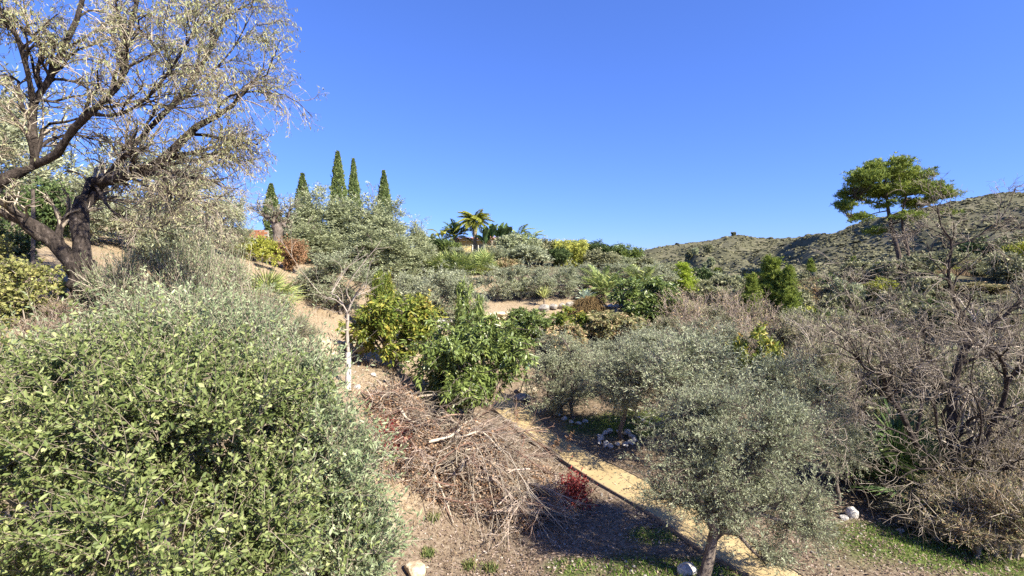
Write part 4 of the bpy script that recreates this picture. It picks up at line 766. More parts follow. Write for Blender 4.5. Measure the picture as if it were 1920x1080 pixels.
# ------------------------------------------------------------------ shrubs on the rise behind the terrace
rise = [(815, 448, 44, 34, 'dark', 'dark clipped bush at the left end of the rise'), (972, 446, 72, 33, 'silver', 'big rounded grey-green shrub below the small feathery palms'), (990, 466, 70, 31, 'olive', 'grey shrub below the big rounded shrub on the rise'), (945, 474, 56, 31, 'olive', 'shaded grey shrub right of the yellow house'),
        (1015, 455, 60, 35, 'scrub', 'dark grey-green bush left of the bamboo'), (1050, 468, 34, 33, 'dark', 'round dark blue-green bush in front of the bamboo'), (1120, 458, 46, 38, 'dark', 'dark conifer-like bush right of the bamboo'), (1125, 473, 56, 34, 'scrub', 'grey-green conical bush in front of the dark bush right of the bamboo'), (1172, 464, 56, 40, 'green', 'round green tree at the right end of the rise'),
        (1005, 452, 40, 40, 'green', 'green tree peeping over the rise left of the bamboo'), (870, 478, 44, 33, 'scrub', 'grey bush below the dark palm'), (790, 470, 50, 31, 'scrub', 'grey bush between the cypress mound and the rise'), (1085, 455, 40, 40, 'green', 'bright green bush behind the right edge of the bamboo'), (840, 455, 40, 34, 'green', 'green bush below the banana plant'), (1200, 485, 50, 40, 'scrub', 'low grey bush right of the round green tree'), (1160, 485, 50, 36, 'silver', 'pale bush above the palms of the terrace'), (1240, 500, 60, 36, 'scrub', 'grey bush left of the bright young pine'), (900, 490, 60, 28.5, 'scrub', 'low grey bush on the bank above the terrace row'), (940, 490, 60, 28, 'brown', 'low brownish bush on the bank above the terrace row'), (800, 485, 60, 27, 'green', 'green bush around the variegated plants')]
for k, (u, vt, w, Y, mt, lab) in enumerate(rise):
    P = p_far('rise' + mt, 500, mt, (0.17, 0.06), (2.4, 2.4), 85, 10, 8, 0.25, 0.4, 0.0, 'bark', 3, 0.35)
    put('garden_shrub', P, u, vt - 5, w * 1.2, Y, lab, 'shrub', None, k * 0.9)
def bamboo():
    b = foot(1066, 34.5); r = thing('bamboo_clump', 'tall yellow-green bamboo clump on the rise', 'bamboo', b); g = rng(77); n = 90; top = at(1066, 446, 34.5)[2] - b[2]
    S = np.stack([g.uniform(-1.0, 1.0, n), g.uniform(-0.6, 0.6, n), np.full(n, -0.1)], 1); E = S + np.stack([g.normal(0, 0.35, n), g.normal(0, 0.3, n), top * g.uniform(0.72, 1.02, n)], 1)
    P = bez(S, (E - S) * [[0.1, 0.1, 0.6]], E, 7, g, 0.01); G = Geo(); G.add(*tube(P, taper(n, 7, 0.022, 0.006), 4), tint=np.repeat(g.random(n), 28)); G.obj('canes', M['bamboo'], r, kind='stuff')
    V, Ft, tt = leaves(g, P, 110, 0.24, 0.05, 0.4, 0.5, 0.1); G = Geo(); G.add(V, None, Ft, tt); G.obj('foliage', M['bamboo'], r, kind='stuff')
bamboo()
bank('lime_shrub', 'bright lime-green shrub on the slope below the terracotta wall', [PLb(485, 462, 19, 40, 14), PLb(510, 478, 18, 22, 12), PLb(455, 470, 18.5, 30, 14)], None, 88, 'lime', leaf=(0.09, 0.04), n_br=120, tw=0.22)
put('hedge', p_far('russet', 89, 'hedge_red', (0.09, 0.04), (2.2, 1.3), 90, 10, 9, 0.2, 0.3), 545, 449, 62, 19.5, 'rounded russet-topped hedge on the slope under the cypresses', 'hedge')
# the old olive trunk left of the cypress mound
def old_trunk():
    b = foot(518, 24); k = lambda u, v: at(u, v, 24); r = thing('old_olive_tree', 'old olive with a thick bare grey trunk on the slope under the leftmost cypress', 'tree', b)
    limbs = [([b - [0, 0, .2], k(521, 435), k(516, 420)], 0.42, 0.3), ([k(520, 430), k(530, 420), k(535, 426)], 0.16, 0.08), ([k(516, 422), k(512, 410), k(525, 395)], 0.18, 0.04), ([k(518, 424), k(538, 410), k(545, 392)], 0.1, 0.03), ([k(516, 422), k(495, 405), k(485, 395)], 0.1, 0.03)]
    g, wd, tw, A = limb_tree(93, limbs, None, b, [(8, 0.9, 0.7, 6, 0.3, 0.06, 0.4, 1.2, 0.012, 0, 1), (6, 0.5, 0.7, 4, 0.1, 0.05, 0.3, 0.6, 0.008, 0, 1)], 'bark')
    wd.obj('trunk', M['bark'], r, True); tw.obj('twigs', M['twig'], r, kind='stuff'); V, Ft, tt = leaves(g, A[1], 8, 0.12, 0.03); G = Geo(); G.add(V, None, Ft, tt); G.obj('crown', M['olive'], r, kind='stuff')
old_trunk()

# ------------------------------------------------------------------ buildings
def boxgeo(x0, x1, y0, y1, z0, z1, bev=0.0):
    bm = bmesh.new(); bmesh.ops.create_cube(bm, size=1.0)
    for v in bm.verts: v.co = Vector((x0 if v.co.x < 0 else x1, y0 if v.co.y < 0 else y1, z0 if v.co.z < 0 else z1))
    if bev: bmesh.ops.bevel(bm, geom=bm.edges[:], offset=bev, segments=2, affect='EDGES')
    return bm
def bmobj(name, bm, mat, parent=None, smooth=False):
    me = bpy.data.meshes.new(name); bm.to_mesh(me); bm.free(); me.materials.append(mat); return ob(name, me, parent)
M['render_yellow'] = solid('yellow_render', (0.55, 0.4, 0.17), (0.64, 0.48, 0.22), 3, 0.9, 0.1)
M['render_white'] = solid('white_render', (0.7, 0.66, 0.58), (0.78, 0.74, 0.66), 3, 0.9, 0.1)
M['terracotta'] = solid('terracotta', (0.33, 0.15, 0.08), (0.48, 0.25, 0.15), 5, 0.85, 0.3, c3=(0.6, 0.37, 0.26))
M['brick'] = solid('terracotta_brick', (0.26, 0.10, 0.05), (0.36, 0.16, 0.08), 6, 0.9, 0.3)
M['glass'] = solid('window_glass', (0.02, 0.025, 0.03), (0.04, 0.045, 0.05), 2, 0.08, 0.0)
def house():
    p = at(885, 470, 41); zg = h1(p[0], 41); b = np.array([p[0], 41, zg]); r = thing('house', 'yellow house with terracotta roof and chimney behind the palms', 'house', b)
    ze = at(885, 452, 41)[2] - zg; zr = at(885, 441, 41)[2] - zg
    w = boxgeo(-1.6, 4.2, 0, 6, -0.6, ze); bmobj('wall', w, M['render_yellow'], r)
    bmobj('cornice', boxgeo(-1.75, 4.35, -0.15, 6.15, ze, ze + 0.14), M['render_white'], r)
    # hip roof in rows of tiles
    roof = ob('roof', None, r); roof.empty_display_size = 0.1
    x0, x1, y0, y1 = -2.0, 4.6, -0.4, 6.4; cx, cy = (x0 + x1) / 2, (y0 + y1) / 2; z0 = ze + 0.145; hh = zr - z0
    me_t = []
    N = 22; rows = 6
    V = []; Fc = []
    def tile_strip(a0, a1, b0, b1):
        pass
    tile = Geo(); K = 6; aa = np.linspace(0, math.pi, K); L = 0.62
    tv = np.concatenate([np.stack([np.cos(aa) * 0.15, np.full(K, 0.0), np.sin(aa) * 0.07], 1), np.stack([np.cos(aa) * 0.13, np.full(K, L), np.sin(aa) * 0.06], 1)]); i = np.arange(K - 1); tile.add(tv, np.stack([i, i + 1, i + 1 + K, i + K], 1)); tm = tile.mesh('roof_tile', M['terracotta'], True)
    ap = Vector((cx, cy, z0 + hh))
    bm = bmesh.new(); cs = [bm.verts.new(c) for c in ((x0, y0, z0), (x1, y0, z0), (x1, y1, z0), (x0, y1, z0))]; a = bm.verts.new(ap)
    for k in range(4): bm.faces.new((cs[k], cs[(k + 1) % 4], a))
    bm.faces.new(cs[::-1]); bmobj('roof_deck', bm, M['terracotta'], r)
    slope = math.atan2(hh, cy - y0); run = math.hypot(hh, cy - y0)
    for j in range(int(run / 0.55)):
        f = j * 0.55 / run; xa, xb = x0 + (cx - x0) * f, x1 + (cx - x1) * f
        for q in range(int((xb - xa) / 0.31)):
            ob('roof_tile', tm, roof, loc=(xa + 0.16 + q * 0.31, y0 + (cy - y0) * f, z0 + hh * f + 0.02), rot=(slope, 0, 0))
    ch = bmobj('chimney', boxgeo(1.1, 1.75, 1.2, 1.85, z0, at(897, 430, 41)[2] - zg), M['terracotta'], r); bmobj('chimney_cap', boxgeo(1.0, 1.85, 1.1, 1.95, at(897, 430, 41)[2] - zg, at(897, 430, 41)[2] - zg + 0.12), M['render_white'], r)
    wn = bmobj('window', boxgeo(0.1, 1.0, -0.03, 0.02, ze - 1.5, ze - 0.35), M['glass'], r)
    for nm, bx in (('frame', (0.02, 0.1, -0.06, 0.02, ze - 1.58, ze - 0.27)), ('frame', (1.0, 1.08, -0.06, 0.02, ze - 1.58, ze - 0.27)), ('frame', (0.52, 0.58, -0.05, 0.0, ze - 1.5, ze - 0.35)), ('sill', (-0.05, 1.15, -0.12, 0.02, ze - 1.66, ze - 1.58))): bmobj(nm, boxgeo(*bx), M['render_white'], wn)
house()
def brick_wall():
    b = foot(484, 23.5); r = thing('brick_wall', 'low terracotta brick wall on the slope left of the old olive trunk', 'wall', b); g = rng(5); zt = at(484, 431, 23.5)[2] - b[2]
    me = None
    bm = boxgeo(-0.14, 0.14, -0.07, 0.07, 0, 0.09, 0.008); me = bpy.data.meshes.new('brick'); bm.to_mesh(me); bm.free(); me.materials.append(M['brick'])
    for j in range(4):
        for k in range(5): ob('brick', me, r, loc=(-0.95 + k * 0.295 + (j % 2) * 0.145, g.uniform(-0.01, 0.01), zt - 0.1 - j * 0.1), rot=(0, 0, g.uniform(-0.03, 0.03)))
    bmobj('core', boxgeo(-1.05, 0.55, -0.05, 0.05, -0.3, zt - 0.03), M['rock_g'], r)
brick_wall()

# ------------------------------------------------------------------ pines
def tufts(g, C, n_need, L, W, up=0.5):
    n = len(C) * n_need; S = np.repeat(C, n_need, 0); d = nrm(rdir(g, n) + np.array([0, 0, up])); nn = rdir(g, n); s = nrm(np.cross(d, nn)); nn = np.cross(s, d)
    tt = np.clip(np.repeat(g.random(len(C)), n_need) * 0.6 + 0.4 * g.random(n), 0, 1)
    return leaf_geo(S, d, s, nn, (L * g.uniform(0.7, 1.2, n))[:, None], np.full((n, 1), W * 0.5), 0.1, tt)
def umbrella_pine():
    Y = 45.0; k = lambda u, v, dy=0: at(u, v, Y + dy); b = k(1693, 522); b[2] = h1(b[0], b[1])
    r = thing('pine_tree', 'tall umbrella pine with two leaning trunks on the ridge', 'tree', b); g = rng(600)
    L0 = [(1665, 316, 46, 12), (1622, 334, 34, 12), (1706, 330, 38, 13), (1742, 352, 30, 10), (1598, 366, 26, 10), (1645, 356, 36, 12), (1692, 354, 40, 12), (1586, 386, 20, 6), (1760, 364, 24, 8), (1722, 380, 30, 8), (1608, 410, 26, 6), (1640, 432, 18, 6), (1782, 395, 14, 5), (1702, 406, 22, 6), (1655, 382, 26, 7)]
    lobes = []
    for u, v, a, c in L0: p = k(u, v, g.uniform(-1.6, 1.6)) - b; lobes.append((*p, a / F * Y, a / F * Y * 0.95, c * 1.35 / F * Y))
    limbs = [([b - [0, 0, .3], k(1688, 490), k(1678, 450), k(1668, 410), k(1662, 365), k(1660, 335)], 0.33, 0.12), ([k(1700, 522, .6) - [0, 0, .3], k(1703, 480, .6), k(1694, 435, .6), k(1692, 400, .5), k(1700, 365, .5)], 0.25, 0.1),
             ([k(1664, 385), k(1640, 380), k(1610, 375)], 0.11, 0.04), ([k(1664, 395), k(1640, 400), k(1600, 412)], 0.09, 0.03), ([k(1692, 400), k(1720, 392), k(1760, 370)], 0.1, 0.03), ([k(1663, 375), k(1690, 370), k(1735, 358)], 0.1, 0.03), ([k(1672, 425), k(1650, 430), k(1636, 434)], 0.06, 0.02), ([k(1661, 350), k(1640, 345), k(1625, 335)], 0.08, 0.03), ([k(1695, 410), k(1740, 400), k(1780, 392)], 0.07, 0.02)]
    P = np.array([resample(np.array(p) - b, 14) for p, _, _ in limbs]); Rr = np.array([np.linspace(a, c, 14) for _, a, c in limbs]); G = Geo(); G.add(*tube(P, Rr * 0.75, 9))
    E, li, C = samp(g, lobes, 430, 0.2, 1.0); S, T, pi, pk = nearest(E, P, 0.35); d = E - S; Q = bez(S, T * 0.2 * np.linalg.norm(d, axis=1)[:, None] + d * 0.3, E, 6, g, 0.05); G.add(*tube(Q, taper(len(Q), 6, 0.04, 0.015), 4)); G.obj('trunk', M['pine_bark'], r, True)
    i = np.repeat(np.arange(len(E)), 13); Ct = E[i] + g.normal(size=(len(i), 3)) * np.array([0.26, 0.26, 0.10]); lf = Geo(); V, Ft, tt = tufts(g, Ct, 10, 0.31, 0.055, 0.7); lf.add(V, None, Ft, tt); lf.obj('crown', M['pine'], r, kind='stuff')
umbrella_pine()
def p_young_pine(seed, mat, wide=1.0):
    def f():
        g = rng(seed); Hh = 5.0; n = 120; z = g.uniform(0.05, 1, n); a = g.uniform(0, 6.28, n); rr = np.clip(1.08 - z, 0, 0.8) ** 0.7 * 1.35 * wide * g.uniform(0.4, 1.15, n); E = np.stack([np.cos(a) * rr, np.sin(a) * rr, z * (Hh - 0.4) + 0.25 * rr], 1); S = np.stack([0 * z, 0 * z, z * (Hh - 0.4) * 0.96], 1)
        Q = bez(S, (E - S) * [[0.5, 0.5, 0.2]], E, 5, g, 0.03); G = Geo(); G.add(*tube(resample([(0, 0, -.2), (0.05, 0, 2.5), (0, 0, Hh - 0.2)], 9)[None], taper(1, 9, 0.12, 0.02), 8)); G.add(*tube(Q, taper(n, 5, 0.025, 0.008), 4))
        i = np.repeat(np.arange(n), 20); t = g.uniform(0.35, 1, len(i)); C, _ = on_curve(Q, t, i); C = C + g.normal(size=C.shape) * 0.14; lf = Geo(); V, Ft, tt = tufts(g, C, 12, 0.24, 0.035, 0.7); lf.add(V, None, Ft, tt)
        return tree_parts(G, lf, M['pine_bark'], M[mat]), 2.5 * wide, 5.0
    return proto(('ypine', seed), f)
yp = [(1445, 474, 76, 30, 610, 'pine', 'dark green young pine in the middle, tallest of a pair'), (1478, 492, 54, 29, 610, 'pine', 'dark green young pine right of the tallest of the pair'), (1410, 508, 46, 29.5, 610, 'pine', 'small dull young pine left of the pair'), (1280, 490, 64, 34, 611, 'bright_pine', 'bright yellow-green young pine above the bare bushes'), (1345, 500, 30, 60, 610, 'pine', 'slim distant pine left of the dark pair'), (1600, 478, 22, 80, 610, 'pine', 'distant pine in front of the spur below the umbrella pine'), (1520, 482, 22, 84, 610, 'pine', 'distant pine below the track on the spur'), (1648, 490, 30, 72, 610, 'pine', 'distant low pine just left of the umbrella pine trunks')]
for k, (u, vt, w, Y, sd, mt, lab) in enumerate(yp): put('young_pine', p_young_pine(sd, mt, 1.0 if mt == 'pine' else 1.25), u, vt, w, Y, lab, 'tree', None, k * 1.7)

# ------------------------------------------------------------------ bare twiggy bushes
def p_bare(seed, mat='pinktwig', lf=0.25, lmat='brown', Hh=2.4, W=2.4):
    def f():
        g = rng(seed); n = 14; a = g.uniform(0, 6.28, n); q = g.uniform(0.1, 1, n) * W * 0.42; S = np.stack([np.cos(a) * q * 0.2, np.sin(a) * q * 0.2, np.full(n, -0.1)], 1); E = np.stack([np.cos(a) * q, np.sin(a) * q, Hh * g.uniform(0.65, 0.95, n)], 1)
        P = bez(S, (E - S) * [[0.1, 0.1, 0.5]], E, 9, g, 0.05); Rr = taper(n, 9, 0.02, 0.006); G = Geo(); G.add(*tube(P, Rr, 5), tint=np.repeat(g.random(n), 45))
        Q, q0 = grow(g, P, Rr, 11, 0.42, 0.6, 6, 0.25, 0.06, 0.15, 0.25, 1.0); RQ = taper(len(Q), 6, np.clip(q0, 0.005, 0.012), 0.0035); G.add(*tube(Q, RQ, 4), tint=np.repeat(g.random(len(Q)), 24))
        Z, z0 = grow(g, Q, RQ, 4 if mat == 'twig' else 7, 0.5, 0.65, 4, 0.1, 0.05, 0.1, 0.15, 0.45); G.add(*tube(Z, taper(len(Z), 4, 0.0046, 0.0025), 3), tint=np.repeat(g.random(len(Z)), 12))
        V, Ft, tt = leaves(g, Z, 3, 0.07, 0.03, 0.5, 0.3); nl = len(tt) // 4; keep = np.flatnonzero(g.random(nl) < lf); V = V.reshape(-1, 4, 3)[keep]; kk = np.arange(len(keep))[:, None] * 4; L = Geo(); L.add(V, None, np.concatenate([kk + [0, 1, 2], kk + [0, 2, 3]]), tt.reshape(-1, 4)[keep])
        return [('branches', G.mesh('branches', M[mat]), 'stuff'), ('leaves', L.mesh('leaves', M[lmat]), 'stuff')], W, Hh
    return proto(('bare', seed), f)
bb = [(1285, 545, 130, 18.5, 'twiggy brown-leaved bush right of the large bright green shrub'), (1395, 565, 120, 18.5, 'pinkish bare bush in front of the small dull young pine'), (1440, 580, 120, 17.5, 'pinkish bare bush in front of the tallest dark young pine'), (1320, 595, 120, 15.5, 'dry twiggy bush just behind the path olives'), (1400, 610, 130, 14.5, 'dry twiggy bush beside the loose yellowish shrub'), (1365, 545, 100, 22, 'far pinkish twiggy bush behind the tall bare bush'),
      (1540, 590, 140, 15.5, 'grey bare bush left of the bare almond branches'), (1610, 600, 140, 14.5, 'grey bare bush behind the left branches of the bare almond'), (1530, 640, 120, 12.8, 'grey bare bush right behind the olive nearest the almond'), (1720, 620, 140, 13.5, 'grey bare bush behind the middle of the bare almond'), (1850, 620, 150, 13.0, 'grey bare bush behind the right trunk of the bare almond'), (1900, 540, 140, 13.5, 'grey bare bush standing highest at the right edge'), (1880, 740, 140, 8.8, 'grey bare bush under the right trunk of the bare almond'), (1930, 810, 140, 8.0, 'grey bare bush cut by the right edge low down'), (1740, 830, 110, 8.8, 'grey bare bush beside the dark fan palm')]
for k, (u, vt, w, Y, lab) in enumerate(bb):
    right = u > 1500; P = p_bare(700 + k % 3 + (3 if right else 0), 'twig' if right else 'pinktwig', 0.08 if right else 0.45, 'brown')
    put('bare_bush', P, u, vt, w, Y, lab, 'shrub', 'grey bare bushes on the right' if right else 'pinkish bare bushes in the middle', k * 1.9)
db = [(1850, 915, 210, 7.6, 'broad dry brown bush at the edge of the lower right lawn'), (1760, 930, 150, 8.0, 'dry green-brown bush left of the broad dry bush'), (1920, 900, 180, 7.4, 'dry bush cut by the right edge at the bottom'), (1700, 890, 120, 9.2, 'dry bush around the foot of the dark fan palm'), (1930, 820, 200, 8.6, 'dry green bush at the right edge under the bare almond'), (1840, 820, 170, 9.6, 'dry bush behind the trunk foot of the bare almond'), (1640, 860, 110, 10.0, 'dry bush between the olives and the fan palm')]
for k, (u, vt, w, Y, lab) in enumerate(db):
    put('dry_bush', p_far('dry%d' % (k % 2), 720 + k % 2, 'scrub' if k % 2 else 'brown', (0.055, 0.009), (1.6, 1.2), 130, 11, 10, 0.2, 0.4, 0.0, 'twig', 5, 0.3), u, vt, w, Y, lab, 'shrub', 'dry undergrowth bushes at the lower right', k * 1.1)

for u, vt, w, Y, mt, lab in [(1790, 468, 70, 50, 'scrub', 'grey scrub right of the umbrella pine trunks'), (1840, 450, 80, 52, 'dark', 'dark bush on the ridge right of the pine'), (1895, 440, 90, 50, 'scrub', 'tall grey bush on the ridge at the right edge'), (1935, 455, 80, 46, 'lime', 'yellow-green bush on the ridge cut by the right edge'), (1800, 497, 70, 46.5, 'lime', 'yellow-green bush on the ridge crest right of the pine'), (1860, 492, 90, 44, 'scrub', 'grey-green bush on the ridge crest behind the bare almond top'), (1755, 480, 50, 54, 'scrub', 'small grey bush just right of the pine trunks'), (1910, 505, 90, 38, 'scrub', 'grey-green bush below the ridge crest at the right edge'), (1840, 530, 90, 36, 'brown', 'brownish bush below the ridge crest'), (1770, 535, 80, 38, 'scrub', 'grey-green bush below the crest under the pine'), (1890, 555, 90, 30, 'scrub', 'grey-green bush halfway down the slope at the right edge'), (1700, 545, 80, 38, 'dark', 'dark bush on the slope right below the pine'), (1620, 545, 80, 40, 'scrub', 'grey-green bush on the slope left below the pine')]:
    put('ridge_shrub', p_far('rise' + mt, 500, mt, (0.17, 0.06), (2.4, 2.4), 85, 10, 8, 0.25, 0.4, 0.0, 'bark', 3, 0.35), u, vt, w, Y, lab, 'shrub', 'shrubs on the pine ridge', u)

for u, vt, w, Y, lab in [(1655, 850, 110, 9.8, 'dark shrub added for the deep shade left of the fan palm'), (1745, 870, 110, 9.2, 'dark shrub added for the deep shade right of the fan palm'), (1700, 800, 110, 10.6, 'dark shrub added for the deep shade behind the fan palm')]:
    put('dark_bush', p_far('shade', 132, 'dark', (0.08, 0.025), (2.0, 1.6), 100, 10, 9, 0.2, 0.3), u, vt, w, Y, lab, 'shrub', None, u)  # added shrubs; their dark leaf colour stands in for deep shade under the almond

# ------------------------------------------------------------------ scrub on the opposite slope
def scrub_individuals():
    g = rng(800); P = [p_far('scr%d' % k, 810 + k, m, (0.16, 0.06), (1.7, 1.15), 42, 9, 8, 0.15, 0.35, 0, 'twig', 4, 0.26) for k, m in enumerate(['scrub', 'scrub', 'dark', 'silver', 'brown', 'lime'])]
    wts = np.array([0.36, 0.27, 0.14, 0.11, 0.09, 0.03]); n = 0; tries = 0
    while n < 260 and tries < 4000:
        tries += 1; u = g.uniform(1230, 2050); Y = g.uniform(10.5, 62) if u > 1560 else g.uniform(24, 62)
        if u < 1480 and Y < 30 + (1480 - u) * 0.02: continue
        p = foot(u, Y)
        if 44 < Y < 47 and 1640 < u < 1800: continue
        if p[2] > 6 : continue
        kd = g.choice(6, p=wts); parts, W, Hh = P[kd]; s = g.uniform(0.55, 1.35) * (1 + Y / 120)
        plant('scrub_bush', ('grey-green', 'dull green', 'dark green', 'silvery', 'brownish', 'lime-green')[kd] + (' scrub bush low on the slope across the ravine' if Y < 26 else ' scrub bush on the middle slope below the pine ridge' if Y < 43 else ' scrub bush on and behind the pine ridge'), 'shrub', p - [0, 0, 0.05], parts, 'scrub bushes across the ravine', g.uniform(0, 6.28), (s, s, s * g.uniform(0.7, 1.2))); n += 1
scrub_individuals()
def hill_scrub():
    g = rng(820); G = Geo()
    # a handful of lumpy bush shells made of loose leaf faces
    def shell(seed, n=10):
        q = rng(seed); d = rdir(q, n); d[:, 2] = np.abs(d[:, 2]) * 1.0; r = q.uniform(0.55, 1.0, n)[:, None]; c = d * r; t = nrm(np.cross(d, rdir(q, n))); b = np.cross(d, t); s = q.uniform(0.5, 0.8, n)[:, None]; dn = d * q.normal(0, 0.15, n)[:, None]
        V = np.stack([c - t * s, c + b * s * 0.8 + dn, c + t * s, c - b * s * 0.8 - dn], 1); k = np.arange(n)[:, None] * 4; return V.reshape(-1, 3), np.concatenate([k + [0, 1, 2], k + [0, 2, 3]]), np.repeat(q.random(n), 4)
    SH = [shell(830 + k) for k in range(5)]
    for hi, (V, us, t) in enumerate(HILLS):
        N = [12000, 11000, 7000][hi]; n0, n1, _ = V.shape
        vis = np.flatnonzero((us > 1150) & (us < 2050)); a = g.uniform(vis[0], vis[-1], N); c = (g.random(N) ** [0.75, 0.8, 0.9][hi]) * 71; i, j = a.astype(int), c.astype(int); fi, fj = (a - i)[:, None], (c - j)[:, None]
        p = V[i, j] * (1 - fi) * (1 - fj) + V[i + 1, j] * fi * (1 - fj) + V[i, j + 1] * (1 - fi) * fj + V[i + 1, j + 1] * fi * fj
        den = fbm(p[:, 0] / 22, p[:, 1] / 22, 40 + hi); keep = g.random(N) < np.clip((den - 0.24) * 4.5, 0.2, 1); p = p[keep]; den = den[keep]
        s = g.uniform(0.5, 1.25, len(p)) * [1.25, 0.95, 0.6][hi] * (1 + 0.8 * (g.random(len(p)) < 0.05)); tn = np.clip(g.random(len(p)) * 0.7 + (0.6 - den) * 0.8, 0, 1)
        for k in range(5):
            m = np.arange(len(p)) % 5 == k; Vs, Ft, tt = SH[k]; q = p[m]; sc = s[m]; an = g.uniform(0, 6.28, m.sum()); ca, sa = np.cos(an)[:, None], np.sin(an)[:, None]
            X = (Vs[None, :, 0] * ca - Vs[None, :, 1] * sa) * sc[:, None] + q[:, None, 0]; Y = (Vs[None, :, 0] * sa + Vs[None, :, 1] * ca) * sc[:, None] + q[:, None, 1]; Z = Vs[None, :, 2] * sc[:, None] * 0.6 + q[:, None, 2] - 0.1
            nv = len(Vs); F_ = (Ft[None] + (np.arange(m.sum()) * nv)[:, None, None]).reshape(-1, 3)
            G.add(np.stack([X, Y, Z], -1).reshape(-1, 3), None, F_, np.clip(tn[m][:, None] * 0.65 + tt[None] * 0.35, 0, 1).ravel())
    o = G.obj('hillside_scrub', M['hillscrub'], None, kind='stuff'); tag(o, 'grey-green scrub covering the hills in the distance', 'scrub', None, 'stuff')
hill_scrub()
def far_trees():
    g = rng(840); P = [p_far('euc%d' % k, 850 + k, m, (0.9, 0.4), (6, 8), 50, 9, 8, 1.2, 0.5, 0, 'bark', 1, 1.0) for k, m in enumerate(['silver', 'scrub'])]
    for k in range(60):
        u = g.uniform(1185, 1335); Y = g.uniform(180, 300); parts, W, Hh = P[k % 2]
        V, us, t = HILLS[0]; i = int(np.argmin(np.abs(us - u))); j = int(np.argmin(np.abs(V[i, :71, 1] - Y))); p = V[i, j]; s = g.uniform(0.45, 0.85)
        plant('grove_tree', 'distant grey-green tree in the grove at the foot of the far hill', 'tree', p, parts, 'grove below the far hill', k, (s, s, s))
    V, us, t = HILLS[0]; i = int(np.argmin(np.abs(us - 1374))); plant('hilltop_tree', 'small lone dark tree on top of the far hill', 'tree', V[i, 69], P[1][0], None, 0, (0.75, 0.75, 0.5))
far_trees()
def track():
    V, us, t = HILLS[2]; m = (us > 1540) & (us < 1760); A = V[m, 67] + [0, 0, 0.25]; B = V[m, 68] + [0, 0, 0.3]; n = len(A); W = np.stack([A, B], 1).reshape(-1, 3); i = np.arange(n - 1) * 2
    M['track'] = solid('track_soil', (0.13, 0.11, 0.075), (0.2, 0.17, 0.12), 1.0, 1.0, 0.1)
    mk('dirt_track', W, [np.stack([i, i + 1, i + 3, i + 2], 1)], M['track'], kind='structure')
track()

# ------------------------------------------------------------------ stones
def rock_mesh(seed, mat, sq=(1, 1, 1), sub=3):
    def f():
        bm = bmesh.new(); bmesh.ops.create_icosphere(bm, subdivisions=sub, radius=0.5); g = rng(seed); pl = [(Vector(rdir(g, 1)[0]), g.uniform(0.28, 0.42)) for _ in range(9)]
        for v in bm.verts:
            for nn, dd in pl:
                k = v.co.dot(nn) - dd
                if k > 0: v.co -= nn * k * 0.92
            v.co += v.co.normalized() * (float(fbm(np.array([v.co.x * 5 + seed]), np.array([v.co.y * 5 + v.co.z * 4]), seed)[0]) - 0.5) * 0.08
            v.co = Vector((v.co.x * sq[0], v.co.y * sq[1], v.co.z * sq[2]))
        me = bpy.data.meshes.new('stone'); bm.to_mesh(me); bm.free(); me.materials.append(M[mat])
        return me
    return proto(('rock', seed, mat, sq), f)
def rock(u, v, wpx, label, mat='rock_w', seed=1, sq=(1, 0.8, 0.65), rz=0.0, name='boulder', group=None):
    p = hit(u, v); s = wpx / F * p[1]; o = ob(name, rock_mesh(seed, mat, sq), None, loc=Vector(p) + Vector((0, 0, s * sq[2] * 0.22)), rot=(0.1, -0.08, rz), scale=(s, s, s)); return tag(o, label, 'rock', group)
rock(778, 1078, 46, 'pale ochre boulder at the bottom edge beside the narrow-leaved shrub', 'rock_o', 1, (1, 0.9, 0.9))
rock(1290, 1076, 42, 'jagged white rock at the foot of the nearest olive trunk', 'rock_w', 2, (1, 0.8, 0.7))
rock(1598, 968, 30, 'white upright rock under the right side of the olives', 'rock_w', 3, (0.8, 0.7, 1.0)); rock(1582, 974, 18, 'small white stone beside the upright rock under the olives', 'rock_w', 4)
rock(1743, 999, 22, 'pale flat stone in the shade at the lower right', 'rock_g', 5); rock(1688, 996, 14, 'small grey stone in the grass at the lower right', 'rock_g', 6)
rock(988, 738, 42, 'big weathered block lying upper of two at the head of the path', 'rock_o', 7, (1, 0.8, 0.6), 0.2); rock(978, 752, 36, 'grey block under the weathered block at the head of the path', 'rock_g', 8, (1, 0.8, 0.6), 0.5)
rock(1010, 775, 10, 'small stone on the litter right of the path head', 'rock_g', 9)
for k, (u, v, w) in enumerate([(1045, 780, 16), (1058, 786, 15), (1070, 793, 13), (1084, 795, 13), (1097, 792, 14), (1205, 790, 14), (1198, 784, 9)]):
    rock(u, v, w, ('first white stone from the left in the short border below the bushy olive', 'second white stone of the short border below the bushy olive', 'middle white stone of the short border below the bushy olive', 'fourth white stone of the short border below the bushy olive', 'rightmost white stone of the short border below the bushy olive', 'white stone on the ground right of the stone ring', 'smaller white stone behind the one right of the stone ring')[k], 'rock_w', 10 + k % 4, group='white border stones', rz=k)
def ring():
    c = hit(1155, 826); r = thing('stone_ring', 'ring of white stones round the olive trunk beside the path', 'stone ring', c); g = rng(9)
    for k in range(15):
        a = k * 2 * math.pi / 15 + g.uniform(-0.08, 0.08); q = g.uniform(0.85, 1.15); x, y = math.cos(a) * 0.42 * q, math.sin(a) * 0.38 * q; s = g.uniform(0.11, 0.25)
        ob('stone', rock_mesh(20 + k % 4, 'rock_w', (1, 0.85, 0.75)), r, loc=(x, y, h1(c[0] + x, c[1] + y) - c[2] + s * 0.25), rot=(g.uniform(-.3, .3), g.uniform(-.3, .3), g.uniform(0, 6)), scale=(s, s, s))
ring()
